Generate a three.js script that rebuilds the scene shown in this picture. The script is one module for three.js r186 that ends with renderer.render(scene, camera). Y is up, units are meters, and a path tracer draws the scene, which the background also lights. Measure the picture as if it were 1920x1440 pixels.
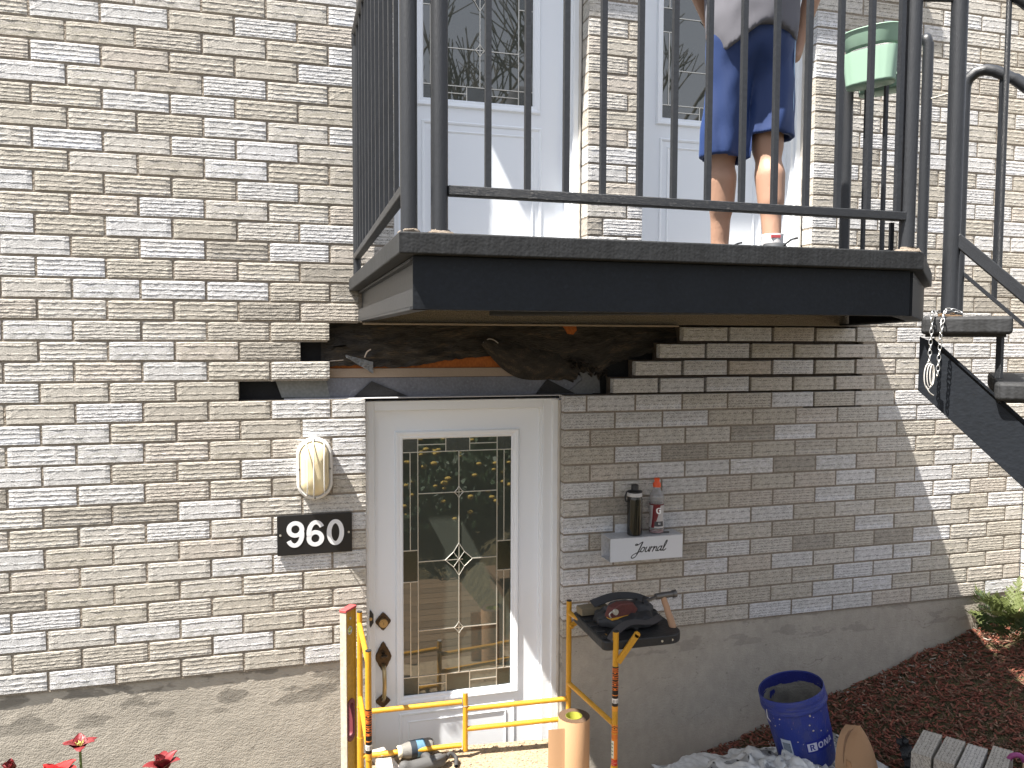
import * as THREE from 'three';
import { RoundedBoxGeometry } from 'three/addons/geometries/RoundedBoxGeometry.js';
import { TextGeometry } from 'three/addons/geometries/TextGeometry.js';
import { FontLoader } from 'three/addons/loaders/FontLoader.js';
import { mergeGeometries } from 'three/addons/utils/BufferGeometryUtils.js';
import { createNoise2D, createNoise3D } from 'simplex-noise';

// ---------- camera, sky, sun, exposure ----------
const rgb = (r, g, b) => new THREE.Color().setRGB(r, g, b);
const scene = new THREE.Scene();
const CAM = new THREE.Vector3(0, 1.5326, 3.7826);
const FWD = new THREE.Vector3(0.2692771, -0.0571506, -0.9613655);
const UP = new THREE.Vector3(0.0118843, 0.9983589, -0.056021);
const camera = new THREE.PerspectiveCamera(51.282, 4 / 3, 0.05, 400);
camera.position.copy(CAM);
camera.up.copy(UP);
camera.lookAt(CAM.clone().add(FWD));
camera.updateMatrixWorld(true);

const SUN = new THREE.Vector3(-3.05, 5.85, 1).normalize();
// clear spring sky, paler toward the horizon and round the sun
{
  const W = 256, Hh = 128, a = new Float32Array(W * Hh * 4), K = 0.37;
  for (let j = 0; j < Hh; j++) for (let i = 0; i < W; i++) {
    const el = ((j + 0.5) / Hh - 0.5) * Math.PI, az = ((i + 0.5) / W - 0.5) * 2 * Math.PI;
    const d = new THREE.Vector3(Math.cos(el) * Math.cos(az), Math.sin(el), Math.cos(el) * Math.sin(az));
    const t = Math.pow(Math.max(0, d.y), 0.55), g = Math.pow(Math.max(0, d.dot(SUN)), 6) * 0.9;
    const c = [1.04 - 0.44 * t, 1.05 - 0.36 * t, 1.08 - 0.18 * t], q = 4 * (j * W + i);
    for (let k = 0; k < 3; k++) a[q + k] = d.y < -0.02 ? 0.12 * K : K * (c[k] + g * [1, 0.98, 0.93][k]);
    a[q + 3] = 1;
  }
  const t = new THREE.DataTexture(a, W, Hh, THREE.RGBAFormat, THREE.FloatType);
  t.mapping = THREE.EquirectangularReflectionMapping; t.magFilter = t.minFilter = THREE.LinearFilter; t.needsUpdate = true;
  scene.background = t; scene.environment = t;
}
const sun = new THREE.DirectionalLight(rgb(1, 0.94, 0.86), 5);
sun.position.copy(SUN).multiplyScalar(20);
sun.castShadow = true;
sun.shadow.mapSize.set(4096, 4096);
Object.assign(sun.shadow.camera, { left: -7, right: 7, top: 7, bottom: -7, near: 1, far: 45 });
sun.shadow.bias = -0.0004;
scene.add(sun, sun.target);
const renderer = new THREE.WebGLRenderer({ antialias: true });
renderer.toneMapping = THREE.LinearToneMapping;
renderer.toneMappingExposure = 3.28;
renderer.shadowMap.enabled = true;

// ---------- helpers ----------
function mulberry(a) { return () => { a |= 0; a = (a + 0x6d2b79f5) | 0; let t = Math.imul(a ^ (a >>> 15), 1 | a); t = (t + Math.imul(t ^ (t >>> 7), 61 | t)) ^ t; return ((t ^ (t >>> 14)) >>> 0) / 4294967296; }; }
const R = mulberry(7);
const rr = (a, b) => a + (b - a) * R();
const n2 = createNoise2D(mulberry(11)), n3 = createNoise3D(mulberry(12));
const fbm2 = (x, y, o = 4) => { let s = 0, a = 0.5; for (let i = 0; i < o; i++) { s += a * n2(x, y); x *= 2.03; y *= 2.03; a *= 0.5; } return s; };
const V3 = (x, y, z) => new THREE.Vector3(x, y, z);
const std = (c, rough = 0.8, extra = {}) => new THREE.MeshStandardMaterial({ color: Array.isArray(c) ? rgb(...c) : c, roughness: rough, side: THREE.DoubleSide, ...extra });
const phys = (c, rough = 0.8, extra = {}) => new THREE.MeshPhysicalMaterial({ color: Array.isArray(c) ? rgb(...c) : c, roughness: rough, side: THREE.DoubleSide, ...extra });
const names = new Map();
function numbered(n) { const k = names.get(n) || 0; names.set(n, k + 1); return k ? `${n}_${String(k).padStart(3, '0')}` : n; }
function thing(name, label, category, [x, y, z] = [0, 0, 0], turn = 0, group) {
  const o = new THREE.Group(); o.name = numbered(name); o.position.set(x, y, z); o.rotation.y = turn;
  o.userData = { label, category }; if (group) o.userData.group = group;
  scene.add(o); return o;
}
function mesh(name, geo, mat, parent) {
  const g = Array.isArray(geo) ? join(geo) : geo;
  const m = new THREE.Mesh(g, mat); m.name = name; m.castShadow = m.receiveShadow = true;
  (parent || scene).add(m); return m;
}
function solo(name, geo, mat, label, category, group) {
  const m = mesh(numbered(name), geo, mat); m.userData = { label, category }; if (group) m.userData.group = group; return m;
}
function structure(name, geo, mat, label) { const m = mesh(numbered(name), geo, mat); m.userData = { kind: 'structure' }; if (label) m.userData.label = label; return m; }
function join(list) {
  const anyIdx = list.map((g) => (g.index ? g.toNonIndexed() : g));
  const keep = ['position', 'normal', 'uv'];
  for (const g of anyIdx) {
    for (const k of Object.keys(g.attributes)) if (!keep.includes(k)) g.deleteAttribute(k);
    if (!g.attributes.normal) g.computeVertexNormals();
    if (!g.attributes.uv) g.setAttribute('uv', new THREE.BufferAttribute(new Float32Array(g.attributes.position.count * 2), 2));
  }
  return anyIdx.length === 1 ? anyIdx[0] : mergeGeometries(anyIdx);
}
// box by its extents, uv in metres
function bx(x0, x1, y0, y1, z0, z1) {
  const g = new THREE.BoxGeometry(x1 - x0, y1 - y0, z1 - z0).translate((x0 + x1) / 2, (y0 + y1) / 2, (z0 + z1) / 2);
  return boxUV(g);
}
function boxUV(g) {
  const p = g.attributes.position, n = g.attributes.normal, uv = new Float32Array(p.count * 2);
  for (let i = 0; i < p.count; i++) {
    const ax = Math.abs(n.getX(i)), ay = Math.abs(n.getY(i)), az = Math.abs(n.getZ(i));
    if (az >= ax && az >= ay) { uv[2 * i] = p.getX(i); uv[2 * i + 1] = p.getY(i); }
    else if (ax >= ay) { uv[2 * i] = p.getZ(i); uv[2 * i + 1] = p.getY(i); }
    else { uv[2 * i] = p.getX(i); uv[2 * i + 1] = p.getZ(i); }
  }
  g.setAttribute('uv', new THREE.BufferAttribute(uv, 2)); return g;
}
function rbx(x0, x1, y0, y1, z0, z1, r = 0.005, s = 2) {
  r = Math.min(r, (x1 - x0) / 2.01, (y1 - y0) / 2.01, (z1 - z0) / 2.01);
  return boxUV(new RoundedBoxGeometry(x1 - x0, y1 - y0, z1 - z0, s, r).translate((x0 + x1) / 2, (y0 + y1) / 2, (z0 + z1) / 2));
}
function rod(a, b, r, seg = 14, r2 = r) {
  const A = V3(...a), B = V3(...b), d = B.clone().sub(A);
  const g = new THREE.CylinderGeometry(r2, r, d.length(), seg, 1);
  g.applyQuaternion(new THREE.Quaternion().setFromUnitVectors(V3(0, 1, 0), d.clone().normalize()));
  return g.translate((A.x + B.x) / 2, (A.y + B.y) / 2, (A.z + B.z) / 2);
}
function pipe(pts, r, seg = 24, rs = 10, closed = false) {
  return new THREE.TubeGeometry(new THREE.CatmullRomCurve3(pts.map((p) => V3(...p)), closed, 'catmullrom', 0.5), seg, r, rs, closed);
}
// bar of rectangular section between two points; w horizontal across, h upright
function bar(a, b, w, h) {
  const A = V3(...a), B = V3(...b), d = B.clone().sub(A), L = d.length(); d.normalize();
  const side = V3(0, 1, 0).cross(d).lengthSq() > 1e-6 ? V3(0, 1, 0).cross(d).normalize() : V3(1, 0, 0);
  const up = d.clone().cross(side);
  const g = new RoundedBoxGeometry(w, h, L, 1, Math.min(w, h) * 0.12);
  g.applyMatrix4(new THREE.Matrix4().makeBasis(side, up, d));
  return g.translate((A.x + B.x) / 2, (A.y + B.y) / 2, (A.z + B.z) / 2);
}
function extrude(pts, depth, bevel = 0) {
  const s = new THREE.Shape(pts.map(([x, y]) => new THREE.Vector2(x, y)));
  return new THREE.ExtrudeGeometry(s, { depth, bevelEnabled: bevel > 0, bevelSize: bevel, bevelThickness: bevel, bevelSegments: 2, curveSegments: 12 });
}
const lathe = (pts, seg = 32) => new THREE.LatheGeometry(pts.map(([r, y]) => new THREE.Vector2(r, y)), seg);
function canvasTex(w, h, draw, { srgb = true, rx = 1, ry = 1, wrap = true } = {}) {
  const c = document.createElement('canvas'); c.width = w; c.height = h;
  draw(c.getContext('2d'), w, h);
  const t = new THREE.CanvasTexture(c);
  if (srgb) t.colorSpace = THREE.SRGBColorSpace;
  if (wrap) t.wrapS = t.wrapT = THREE.RepeatWrapping;
  t.repeat.set(rx, ry); return t;
}
// grey/tinted noise map as data, f returns [r,g,b] in 0..1 sRGB (or height when data)
function dataTex(w, h, f, { srgb = true, rx = 1, ry = 1 } = {}) {
  const a = new Uint8Array(w * h * 4);
  for (let j = 0; j < h; j++) for (let i = 0; i < w; i++) {
    const c = f(i / w, j / h, i, j), k = 4 * (j * w + i);
    const v = Array.isArray(c) ? c : [c, c, c];
    for (let q = 0; q < 3; q++) a[k + q] = Math.max(0, Math.min(255, Math.round(v[q] * 255)));
    a[k + 3] = 255;
  }
  const t = new THREE.DataTexture(a, w, h);
  t.magFilter = t.minFilter = THREE.LinearFilter;
  if (srgb) t.colorSpace = THREE.SRGBColorSpace;
  t.wrapS = t.wrapT = THREE.RepeatWrapping; t.repeat.set(rx, ry); t.needsUpdate = true; return t;
}
// naive surface nets over a distance field
function isoMesh(f, lo, hi, cell) {
  const N = [0, 1, 2].map((k) => Math.ceil((hi[k] - lo[k]) / cell) + 1), [nx, ny, nz] = N;
  const d = new Float32Array(nx * ny * nz), id = (i, j, k) => i + nx * (j + ny * k);
  for (let k = 0; k < nz; k++) for (let j = 0; j < ny; j++) for (let i = 0; i < nx; i++) d[id(i, j, k)] = f(lo[0] + i * cell, lo[1] + j * cell, lo[2] + k * cell);
  const vid = new Int32Array(nx * ny * nz).fill(-1), pos = [], idx = [];
  const off = []; for (let c = 0; c < 8; c++) off.push([c & 1, (c >> 1) & 1, (c >> 2) & 1]);
  const edges = []; for (let a = 0; a < 8; a++) for (const b of [1, 2, 4]) if (!(a & b)) edges.push([a, a | b]);
  for (let k = 0; k < nz - 1; k++) for (let j = 0; j < ny - 1; j++) for (let i = 0; i < nx - 1; i++) {
    const v = off.map(([a, b, c]) => d[id(i + a, j + b, k + c)]);
    let s = 0; for (const q of v) if (q < 0) s++;
    if (s === 0 || s === 8) continue;
    let x = 0, y = 0, z = 0, n = 0;
    for (const [a, b] of edges) if ((v[a] < 0) !== (v[b] < 0)) { const t = v[a] / (v[a] - v[b]); x += off[a][0] + t * (off[b][0] - off[a][0]); y += off[a][1] + t * (off[b][1] - off[a][1]); z += off[a][2] + t * (off[b][2] - off[a][2]); n++; }
    vid[id(i, j, k)] = pos.length / 3; pos.push(lo[0] + (i + x / n) * cell, lo[1] + (j + y / n) * cell, lo[2] + (k + z / n) * cell);
  }
  const quad = (a, b, c, e, flip) => { if (a < 0 || b < 0 || c < 0 || e < 0) return; flip ? idx.push(a, c, b, a, e, c) : idx.push(a, b, c, a, c, e); };
  for (let k = 1; k < nz - 1; k++) for (let j = 1; j < ny - 1; j++) for (let i = 1; i < nx - 1; i++) {
    const a = d[id(i, j, k)] < 0;
    if (a !== d[id(i + 1, j, k)] < 0) quad(vid[id(i, j - 1, k - 1)], vid[id(i, j, k - 1)], vid[id(i, j, k)], vid[id(i, j - 1, k)], !a);
    if (a !== d[id(i, j + 1, k)] < 0) quad(vid[id(i - 1, j, k - 1)], vid[id(i - 1, j, k)], vid[id(i, j, k)], vid[id(i, j, k - 1)], !a);
    if (a !== d[id(i, j, k + 1)] < 0) quad(vid[id(i - 1, j - 1, k)], vid[id(i, j - 1, k)], vid[id(i, j, k)], vid[id(i - 1, j, k)], !a);
  }
  const g = new THREE.BufferGeometry();
  g.setAttribute('position', new THREE.Float32BufferAttribute(pos, 3)); g.setIndex(idx); g.computeVertexNormals(); return g;
}
const smin = (a, b, k) => { const h = Math.max(k - Math.abs(a - b), 0) / k; return Math.min(a, b) - h * h * k * 0.25; };
function capsule(px, py, pz, A, B, ra, rb) {
  const bx_ = B[0] - A[0], by = B[1] - A[1], bz = B[2] - A[2], qx = px - A[0], qy = py - A[1], qz = pz - A[2];
  const t = Math.max(0, Math.min(1, (qx * bx_ + qy * by + qz * bz) / (bx_ * bx_ + by * by + bz * bz + 1e-9)));
  return Math.hypot(qx - bx_ * t, qy - by * t, qz - bz * t) - (ra + (rb - ra) * t);
}
function flat(g) { const k = g.index ? g.toNonIndexed() : g; k.computeVertexNormals(); return k; }
function visibleSize(p, w, h) { const q = p.clone().project(camera); if (Math.abs(q.x) > 1.02 || Math.abs(q.y) > 1.03 || q.z > 1) return 0; const d = p.clone().sub(CAM).dot(FWD); return (w * h) / (d * d); }
const font = await new FontLoader().loadAsync('fonts/droid/droid_sans_bold.typeface.json');

// ---------- shared materials ----------
const M = {};
const grain = dataTex(512, 512, (u, v) => 0.5 + 0.26 * n2(u * 34, v * 34) + 0.25 * n2(u * 90, v * 90), { srgb: false });
const grainFine = dataTex(256, 256, (u, v) => 0.5 + 0.2 * n2(u * 50, v * 50) + 0.3 * (R() - 0.5), { srgb: false });
const scuff = dataTex(512, 512, (u, v) => { const s = 0.9 + 0.08 * fbm2(u * 4, v * 4, 3) + 0.05 * n2(u * 50, v * 50); const p = n2(u * 26 + 9, v * 26) > 0.8 ? 0.12 : 0; return [s + p, s + p, s + p]; });
M.blackSteel = phys([0.021, 0.0235, 0.028], 0.4, { bumpMap: grain, bumpScale: 0.0006, map: scuff, clearcoat: 0.15, clearcoatRoughness: 0.5 });
const drip = dataTex(512, 256, (u, v) => { const a = n2(u * 70, v * 2), b = n2(u * 9 + 4, v * 1.2), c = n2(u * 60, v * 60); let s = 0.72 + 0.14 * a + 0.1 * b; if (c > 0.78) s += 0.25; return [s, s, s * 0.99]; });
M.beam = phys([0.011, 0.014, 0.019], 0.6, { specularIntensity: 0.5, map: scuff, bumpMap: grain, bumpScale: 0.0006 });
M.blackConcrete = std([0.024, 0.026, 0.029], 0.7, { map: drip, bumpMap: grain, bumpScale: 0.0008 });
M.white = phys([0.83, 0.87, 0.92], 0.38, { bumpMap: grainFine, bumpScale: 0.0002 });
M.whiteTrim = std([0.79, 0.82, 0.85], 0.55, { bumpMap: grain, bumpScale: 0.0006 });
M.collar = std([0.36, 0.3, 0.24], 0.95, { bumpMap: grain, bumpScale: 0.003 });
M.caulk = std([0.6, 0.57, 0.52], 0.7, { bumpMap: grain, bumpScale: 0.002 });
M.brass = phys([0.085, 0.06, 0.038], 0.4, { metalness: 0.8, bumpMap: grain, bumpScale: 0.0008 });
M.brassBright = phys([0.45, 0.34, 0.18], 0.3, { metalness: 0.85 });
M.lead = phys([0.62, 0.6, 0.54], 0.35, { metalness: 0.6 });
M.glass = phys([0.055, 0.062, 0.052], 0.012, { ior: 2.1 });
M.glassBevel = phys([0.014, 0.02, 0.014], 0.03, { ior: 1.9, bumpMap: grain, bumpScale: 0.00025 });

// ---------- brick facade ----------
const H = 0.0889, BH = 0.0788, BW = 0.2570, MOD = 0.2670;
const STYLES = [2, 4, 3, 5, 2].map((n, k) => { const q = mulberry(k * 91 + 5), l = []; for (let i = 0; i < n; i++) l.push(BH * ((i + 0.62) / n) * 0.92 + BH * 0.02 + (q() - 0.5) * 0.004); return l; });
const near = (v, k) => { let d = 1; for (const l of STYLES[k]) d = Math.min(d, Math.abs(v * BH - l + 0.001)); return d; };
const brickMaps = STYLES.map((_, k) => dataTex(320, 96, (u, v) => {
  // slip over the buff body, torn pits and iron specks along the combed lines, groove shade painted in
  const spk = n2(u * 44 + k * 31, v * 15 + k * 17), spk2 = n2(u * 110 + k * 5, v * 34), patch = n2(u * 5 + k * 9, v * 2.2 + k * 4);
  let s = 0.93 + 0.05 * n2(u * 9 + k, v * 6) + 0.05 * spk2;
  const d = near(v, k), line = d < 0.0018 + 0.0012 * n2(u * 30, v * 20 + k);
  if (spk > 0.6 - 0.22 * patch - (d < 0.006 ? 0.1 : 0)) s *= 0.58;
  if (line && n2(u * 14 + k * 3, v * 9) > 0.0) s *= 0.74;  // shade of the combed grooves, painted as broken dark lines
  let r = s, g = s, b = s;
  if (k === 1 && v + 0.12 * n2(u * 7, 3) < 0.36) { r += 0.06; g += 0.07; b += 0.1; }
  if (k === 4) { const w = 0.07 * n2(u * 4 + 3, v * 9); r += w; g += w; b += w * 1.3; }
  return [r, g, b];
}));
const brickBumps = [0, 1].map((k) => dataTex(320, 96, (u, v) => 0.55 + 0.2 * n2(u * 70 + k * 9, v * 24) + 0.18 * n2(u * 26 + 4 * k, v * 9) - (n2(u * 44 + k * 31, v * 15 + k * 17) > 0.6 ? 0.4 : 0), { srgb: false }));
const brickTones = [[0.68, 0.68, 0.685], [0.65, 0.645, 0.635], [0.7, 0.695, 0.69], [0.55, 0.515, 0.45], [0.54, 0.505, 0.44], [0.58, 0.55, 0.495], [0.53, 0.495, 0.435], [0.58, 0.535, 0.475], [0.62, 0.595, 0.55], [0.42, 0.39, 0.34]];
const brickMatCache = new Map();
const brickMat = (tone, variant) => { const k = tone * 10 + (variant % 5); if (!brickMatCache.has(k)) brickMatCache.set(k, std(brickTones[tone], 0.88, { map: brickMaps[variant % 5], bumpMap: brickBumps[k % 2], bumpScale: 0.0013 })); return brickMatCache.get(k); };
const brickCache = new Map();
// a brick with its combed face: x 0..w, y 0..BH, face about z = 0, depth d
function brickGeo(w, variant, d = 0.09, h = BH) {
  const key = `${Math.round(w * 500)}_${variant}_${d}_${h}`;
  if (brickCache.has(key)) return brickCache.get(key);
  const style = variant % 5, lines = STYLES[style];
  const ys = [0, 0.0022];
  for (const y of lines) ys.push(y - 0.0016, y, y + 0.0022, y + 0.0075);
  ys.push(h - 0.0022, h);
  ys.sort((a, b) => a - b);
  for (let i = 1; i < ys.length; i++) if (ys[i] <= ys[i - 1]) ys[i] = ys[i - 1] + 0.0003;
  const amp = [0.0014, 0.0016, 0.0015, 0.0013, 0.0012][style];
  const nx = Math.max(4, Math.round(w / 0.019)), P = [], I = [], UVs = [];
  const z = (x, y, edge) => {
    let s = edge ? -0.0022 : 0;
    for (const l of lines) {
      const k = 0.75 + 0.7 * n2(x * 45 + variant * 7, l * 90), wob = 0.0012 * n2(x * 60, l * 200 + variant);
      const t = y - (l + wob);
      if (t > -0.0004 && t < 0.0072) s += amp * Math.max(0.15, k) * (1 - t / 0.0078);
    }
    return s + 0.0005 * n2(x * 70 + variant * 3, y * 160);
  };
  for (let j = 0; j < ys.length; j++) for (let i = 0; i <= nx; i++) {
    let x = (w * i) / nx; const edge = i === 0 || i === nx || j === 0 || j === ys.length - 1;
    const jag = edge ? 0.0009 * n2(x * 90 + variant, ys[j] * 120) : 0;
    P.push(x + (i === 0 ? Math.abs(jag) : i === nx ? -Math.abs(jag) : 0), ys[j] + (j === 0 ? Math.abs(jag) : 0), z(x, ys[j], edge)); UVs.push(x / BW, ys[j] / h);
  }
  const row = nx + 1;
  for (let j = 0; j < ys.length - 1; j++) for (let i = 0; i < nx; i++) { const a = j * row + i; I.push(a, a + 1, a + row + 1, a, a + row + 1, a + row); }
  // sides and back
  const quad = (p) => { const b = P.length / 3; for (const [x, y, zz] of p) { P.push(x, y, zz); UVs.push((x + Math.abs(zz)) / BW, (y - zz * 0.5) / h); } I.push(b, b + 1, b + 2, b, b + 2, b + 3); };
  const e = -0.0022;
  quad([[0, 0, -d], [0, 0, e], [0, h, e], [0, h, -d]]); quad([[w, 0, e], [w, 0, -d], [w, h, -d], [w, h, e]]);
  quad([[0, h, e], [w, h, e], [w, h, -d], [0, h, -d]]); quad([[0, 0, -d], [w, 0, -d], [w, 0, e], [0, 0, e]]);
  quad([[w, 0, -d], [0, 0, -d], [0, h, -d], [w, h, -d]]);
  const g = new THREE.BufferGeometry();
  g.setAttribute('position', new THREE.Float32BufferAttribute(P, 3)); g.setAttribute('uv', new THREE.Float32BufferAttribute(UVs, 2)); g.setIndex(I);
  const out = flat(g); brickCache.set(key, out); return out;
}
const X0 = -3.4, X1 = 4.27, ROWS = 50;
const DOOR = { low: [0.346, 1.335], upA: [0.485, 1.448], upB: [1.745, 2.75] };
function openings(v) {
  const o = [];
  if (v < 14) o.push(DOOR.low);
  if (v === 14) o.push([-0.216, 1.594]);
  if (v === 15) o.push([0.178, 1.716]);
  if (v === 16) o.push([0.055, 1.852]);
  if (v === 17) o.push([0.178, 1.984]);
  if (v === 18 || v === 19) o.push([0.318, 3.07]);
  if (v >= 20 && v < 44) o.push(DOOR.upA, DOOR.upB);
  return o;
}
const facade = thing('brick_wall', 'sunlit combed brick facade of the house in white and buff courses', 'wall');
const wallBricks = [], mortarA = [], mortarB = [];
for (let v = 0; v < ROWS; v++) {
  // solid stretches
  let spans = [[X0, X1]];
  for (const [a, b] of openings(v)) spans = spans.flatMap(([s, e]) => (b <= s || a >= e ? [[s, e]] : [[s, a], [b, e]].filter(([p, q]) => q - p > 0.01)));
  for (const [s, e] of spans) {
    const left = s < 0.3, pier = s > 1.4 && e < 1.8;
    if (v < 44 || true) {
      if (v >= 13 && v <= 17 && s > 1.3) { const c = v === 13 ? 2.72 : s; if (c > s) mortarA.push(bx(s + 0.0015, c, v * H, (v + 1) * H, -0.089, -0.0036)); mortarB.push(bx(c, 3.1, v * H, (v + 1) * H, -0.089, -0.045)); mortarA.push(bx(3.1, e, v * H, (v + 1) * H, -0.089, -0.0036)); }
      else mortarA.push(bx(s + 0.0015, e - 0.0015, v * H, (v + 1) * H, -0.089, -0.0036));
    }
    const phase = (left ? 0.71 : v < 13 ? 0.52 : v < 20 ? 0.44 : 0.38) + (v % 2 ? 0 : 0.5);
    const cuts = [];
    if (pier) cuts.push(v % 2 ? 1.529 : 1.659);
    else for (let k = Math.floor(s / MOD) - 2; k * MOD < e + 1; k++) { const c = (k + phase) * MOD; if (c > s + 0.03 && c < e - 0.03) cuts.push(c); }
    let a = s;
    const ends = [...cuts, e];
    ends.forEach((c, i) => {
      const x0 = i === 0 ? s : a, x1 = i === ends.length - 1 ? c : c - 0.005;
      if (x1 - x0 > 0.02) wallBricks.push({ x: x0, y: v * H + 0.0085, w: x1 - x0, v });
      a = c + 0.005;
    });
  }
}
for (const b of wallBricks) {
  b.variant = Math.floor(rr(0, 10)); 
  const zone = n2(b.x * 0.5 + 3, b.v * 0.11);
  const p = R() + zone * 0.12;
  b.tone = p > 0.69 ? Math.floor(rr(0, 3)) : Math.floor(rr(3, 9.4));
  if ((b.v === 19 || b.v === 20) && b.x > -0.02 && b.x < 0.3) b.tone = 9;          // grimy bricks beside the slab end
  b.raked = b.v >= 14 && b.v <= 17 && b.x > 1.55 && b.x < 2.95;
  if (b.raked) { b.y += 0.002; b.w -= 0.008; b.x += b.x < 2.1 && b.v * 0.13 + b.x < 0 ? 0 : 0.004; }
  b.dz = rr(-0.0012, 0.0012); b.rx = rr(-0.005, 0.005); b.rz = rr(-0.0022, 0.0022);
  b.size = visibleSize(V3(b.x + b.w / 2, b.y + BH / 2, 0), b.w, BH);
  if (b.v >= 20 && b.v < 44 && b.x > 0.25 && b.x < 0.45) b.size *= 0.2;
}
function placeBrick(b, parent) {
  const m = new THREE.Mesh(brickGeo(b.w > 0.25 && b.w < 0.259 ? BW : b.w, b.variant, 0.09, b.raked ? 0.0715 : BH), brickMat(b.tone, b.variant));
  m.name = 'brick'; m.position.set(b.x, b.y, b.dz); m.rotation.set(b.rx, 0, b.rz); m.castShadow = m.receiveShadow = true; parent.add(m); return m;
}
wallBricks.sort((p, q) => q.size - p.size);
let nBrick = 0;
wallBricks.slice(0, 300).forEach((b) => { const m = placeBrick(b, facade); if (nBrick) m.name = `brick_${String(nBrick).padStart(3, '0')}`; nBrick++; });
// the rest of the facade's bricks, one mesh for each tone
{
  const rest = new Map();
  for (const b of wallBricks.slice(300)) {
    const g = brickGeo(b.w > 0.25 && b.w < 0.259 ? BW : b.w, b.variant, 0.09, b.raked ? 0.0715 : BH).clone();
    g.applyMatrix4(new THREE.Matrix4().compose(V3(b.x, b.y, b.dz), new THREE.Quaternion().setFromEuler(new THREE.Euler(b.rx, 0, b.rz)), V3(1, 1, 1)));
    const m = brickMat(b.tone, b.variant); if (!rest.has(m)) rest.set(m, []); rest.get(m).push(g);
  }
  const geos = [], mats = []; rest.forEach((l, m) => { geos.push(mergeGeometries(l)); mats.push(m); });
  const all = mergeGeometries(geos, true);
  const m = mesh('brickwork', all, mats, facade); m.userData = { kind: 'stuff' };
}
const mortarMap = dataTex(256, 256, (u, v) => { const s = 0.9 + 0.12 * n2(u * 40, v * 40) + 0.08 * n2(u * 100, v * 100); return [s, s * 0.985, s * 0.96]; }, { rx: 3, ry: 3 });
M.mortar = std([0.31, 0.275, 0.235], 0.95, { map: mortarMap, bumpMap: grain, bumpScale: 0.004 });
M.mortarDark = std([0.11, 0.088, 0.07], 0.95, { map: mortarMap, bumpMap: grain, bumpScale: 0.006 });
mesh('mortar', mortarA, M.mortar, facade);
mesh('sill_block', bx(0.3185, 3.069, 1.605, 1.802, -0.265, -0.001), M.mortar, facade);
mesh('door_sill', [bx(0.487, 1.446, 1.803, 1.81, -0.265, -0.001), bx(1.747, 2.748, 1.803, 1.81, -0.265, -0.001)], M.mortar, facade);
mesh('raked_mortar', mortarB, M.mortarDark, facade);
mesh('inner_wall', bx(X0, X1 + 0.3, -1.3, ROWS * H, -0.6, -0.27), M.blackConcrete, facade);

// projecting wall at the corner
const sideWall = thing('brick_wall', 'brick return wall standing out from the facade at the inner corner', 'wall', [X1, 0, 0]);
{
  let k = 0;
  for (let v = 0; v < ROWS; v++) for (let i = 0; i < 3; i++) {
    const z0 = (v % 2 ? 0.0 : -0.13) + i * MOD, a = Math.max(0.003, z0), b = Math.min(0.62, z0 + BW);
    if (b - a < 0.03) continue;
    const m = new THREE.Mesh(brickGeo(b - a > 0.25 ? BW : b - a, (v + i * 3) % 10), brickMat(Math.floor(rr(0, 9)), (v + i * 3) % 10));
    m.name = k ? `brick_${String(k).padStart(3, '0')}` : 'brick'; k++;
    m.position.set(rr(-0.001, 0.001), v * H + 0.0085, a); m.rotation.y = -Math.PI / 2; m.castShadow = m.receiveShadow = true; sideWall.add(m);
  }
  mesh('mortar', bx(0.006, 0.3, -0.001, ROWS * H, 0.001, 0.62), M.mortar, sideWall);
  mesh('foundation', bx(0.012, 0.3, -1.3, -0.002, 0.001, 0.62), std([0.36, 0.345, 0.32], 0.9), sideWall);
}

// ---------- foundation ----------
const parge = dataTex(1024, 512, (u, v) => {
  const x = u * 7, y = v * 1.4;
  let s = 0.88 + 0.05 * fbm2(x * 1.3, y * 2) + 0.04 * fbm2(x * 14, y * 9, 3) + 0.04 * (R() - 0.5);
  const damp = fbm2(x * 3.1 + 40, y * 8 + 7, 5);
  if (v > 0.87 && damp > 0.1 && x < 3.2) s *= 0.84;                                  // old damp stains under the bricks
  if (v > 0.9 && damp > 0.22) s *= 0.92;
  const crack = Math.abs(fbm2(x * 1.7 + 9, y * 3 + 2, 3)); if (crack < 0.003 && v > 0.6) s *= 0.82;
  return [s, s * 0.985, s * 0.955];
});
const pargeBump = dataTex(1024, 1024, (u, v) => 0.5 + 0.16 * n2(u * 40, v * 70) + 0.2 * n2(u * 130, v * 170) + 0.14 * fbm2(u * 10, v * 12, 3) + 0.25 * (R() - 0.5), { srgb: false, rx: 0.7, ry: 0.7 });
parge.repeat.set(1 / 7, 1 / 1.4); parge.offset.set(2.7 / 7, 1);
M.parge = std([0.5, 0.475, 0.435], 0.92, { map: parge, bumpMap: pargeBump, bumpScale: 0.0019 });
function pargeFace(x0, x1) {
  const g = new THREE.PlaneGeometry(x1 - x0, 1.3, Math.round((x1 - x0) / 0.02), 40).translate((x0 + x1) / 2, -0.652, 0);
  const p = g.attributes.position;
  for (let i = 0; i < p.count; i++) { const x = p.getX(i), y = p.getY(i); p.setZ(i, -0.0105 + 0.002 * n2(x * 2, y * 3) + 0.0009 * n2(x * 9, y * 14) + (y > -0.02 ? -0.001 : 0)); }
  g.computeVertexNormals(); return boxUV(g);
}
const foundation = thing('foundation_wall', 'rough parged concrete foundation running below the brick courses', 'foundation');
for (const [a, b] of [[X0, DOOR.low[0]], [DOOR.low[1], X1]]) mesh('parged_face', pargeFace(a, b), M.parge, foundation);
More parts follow.
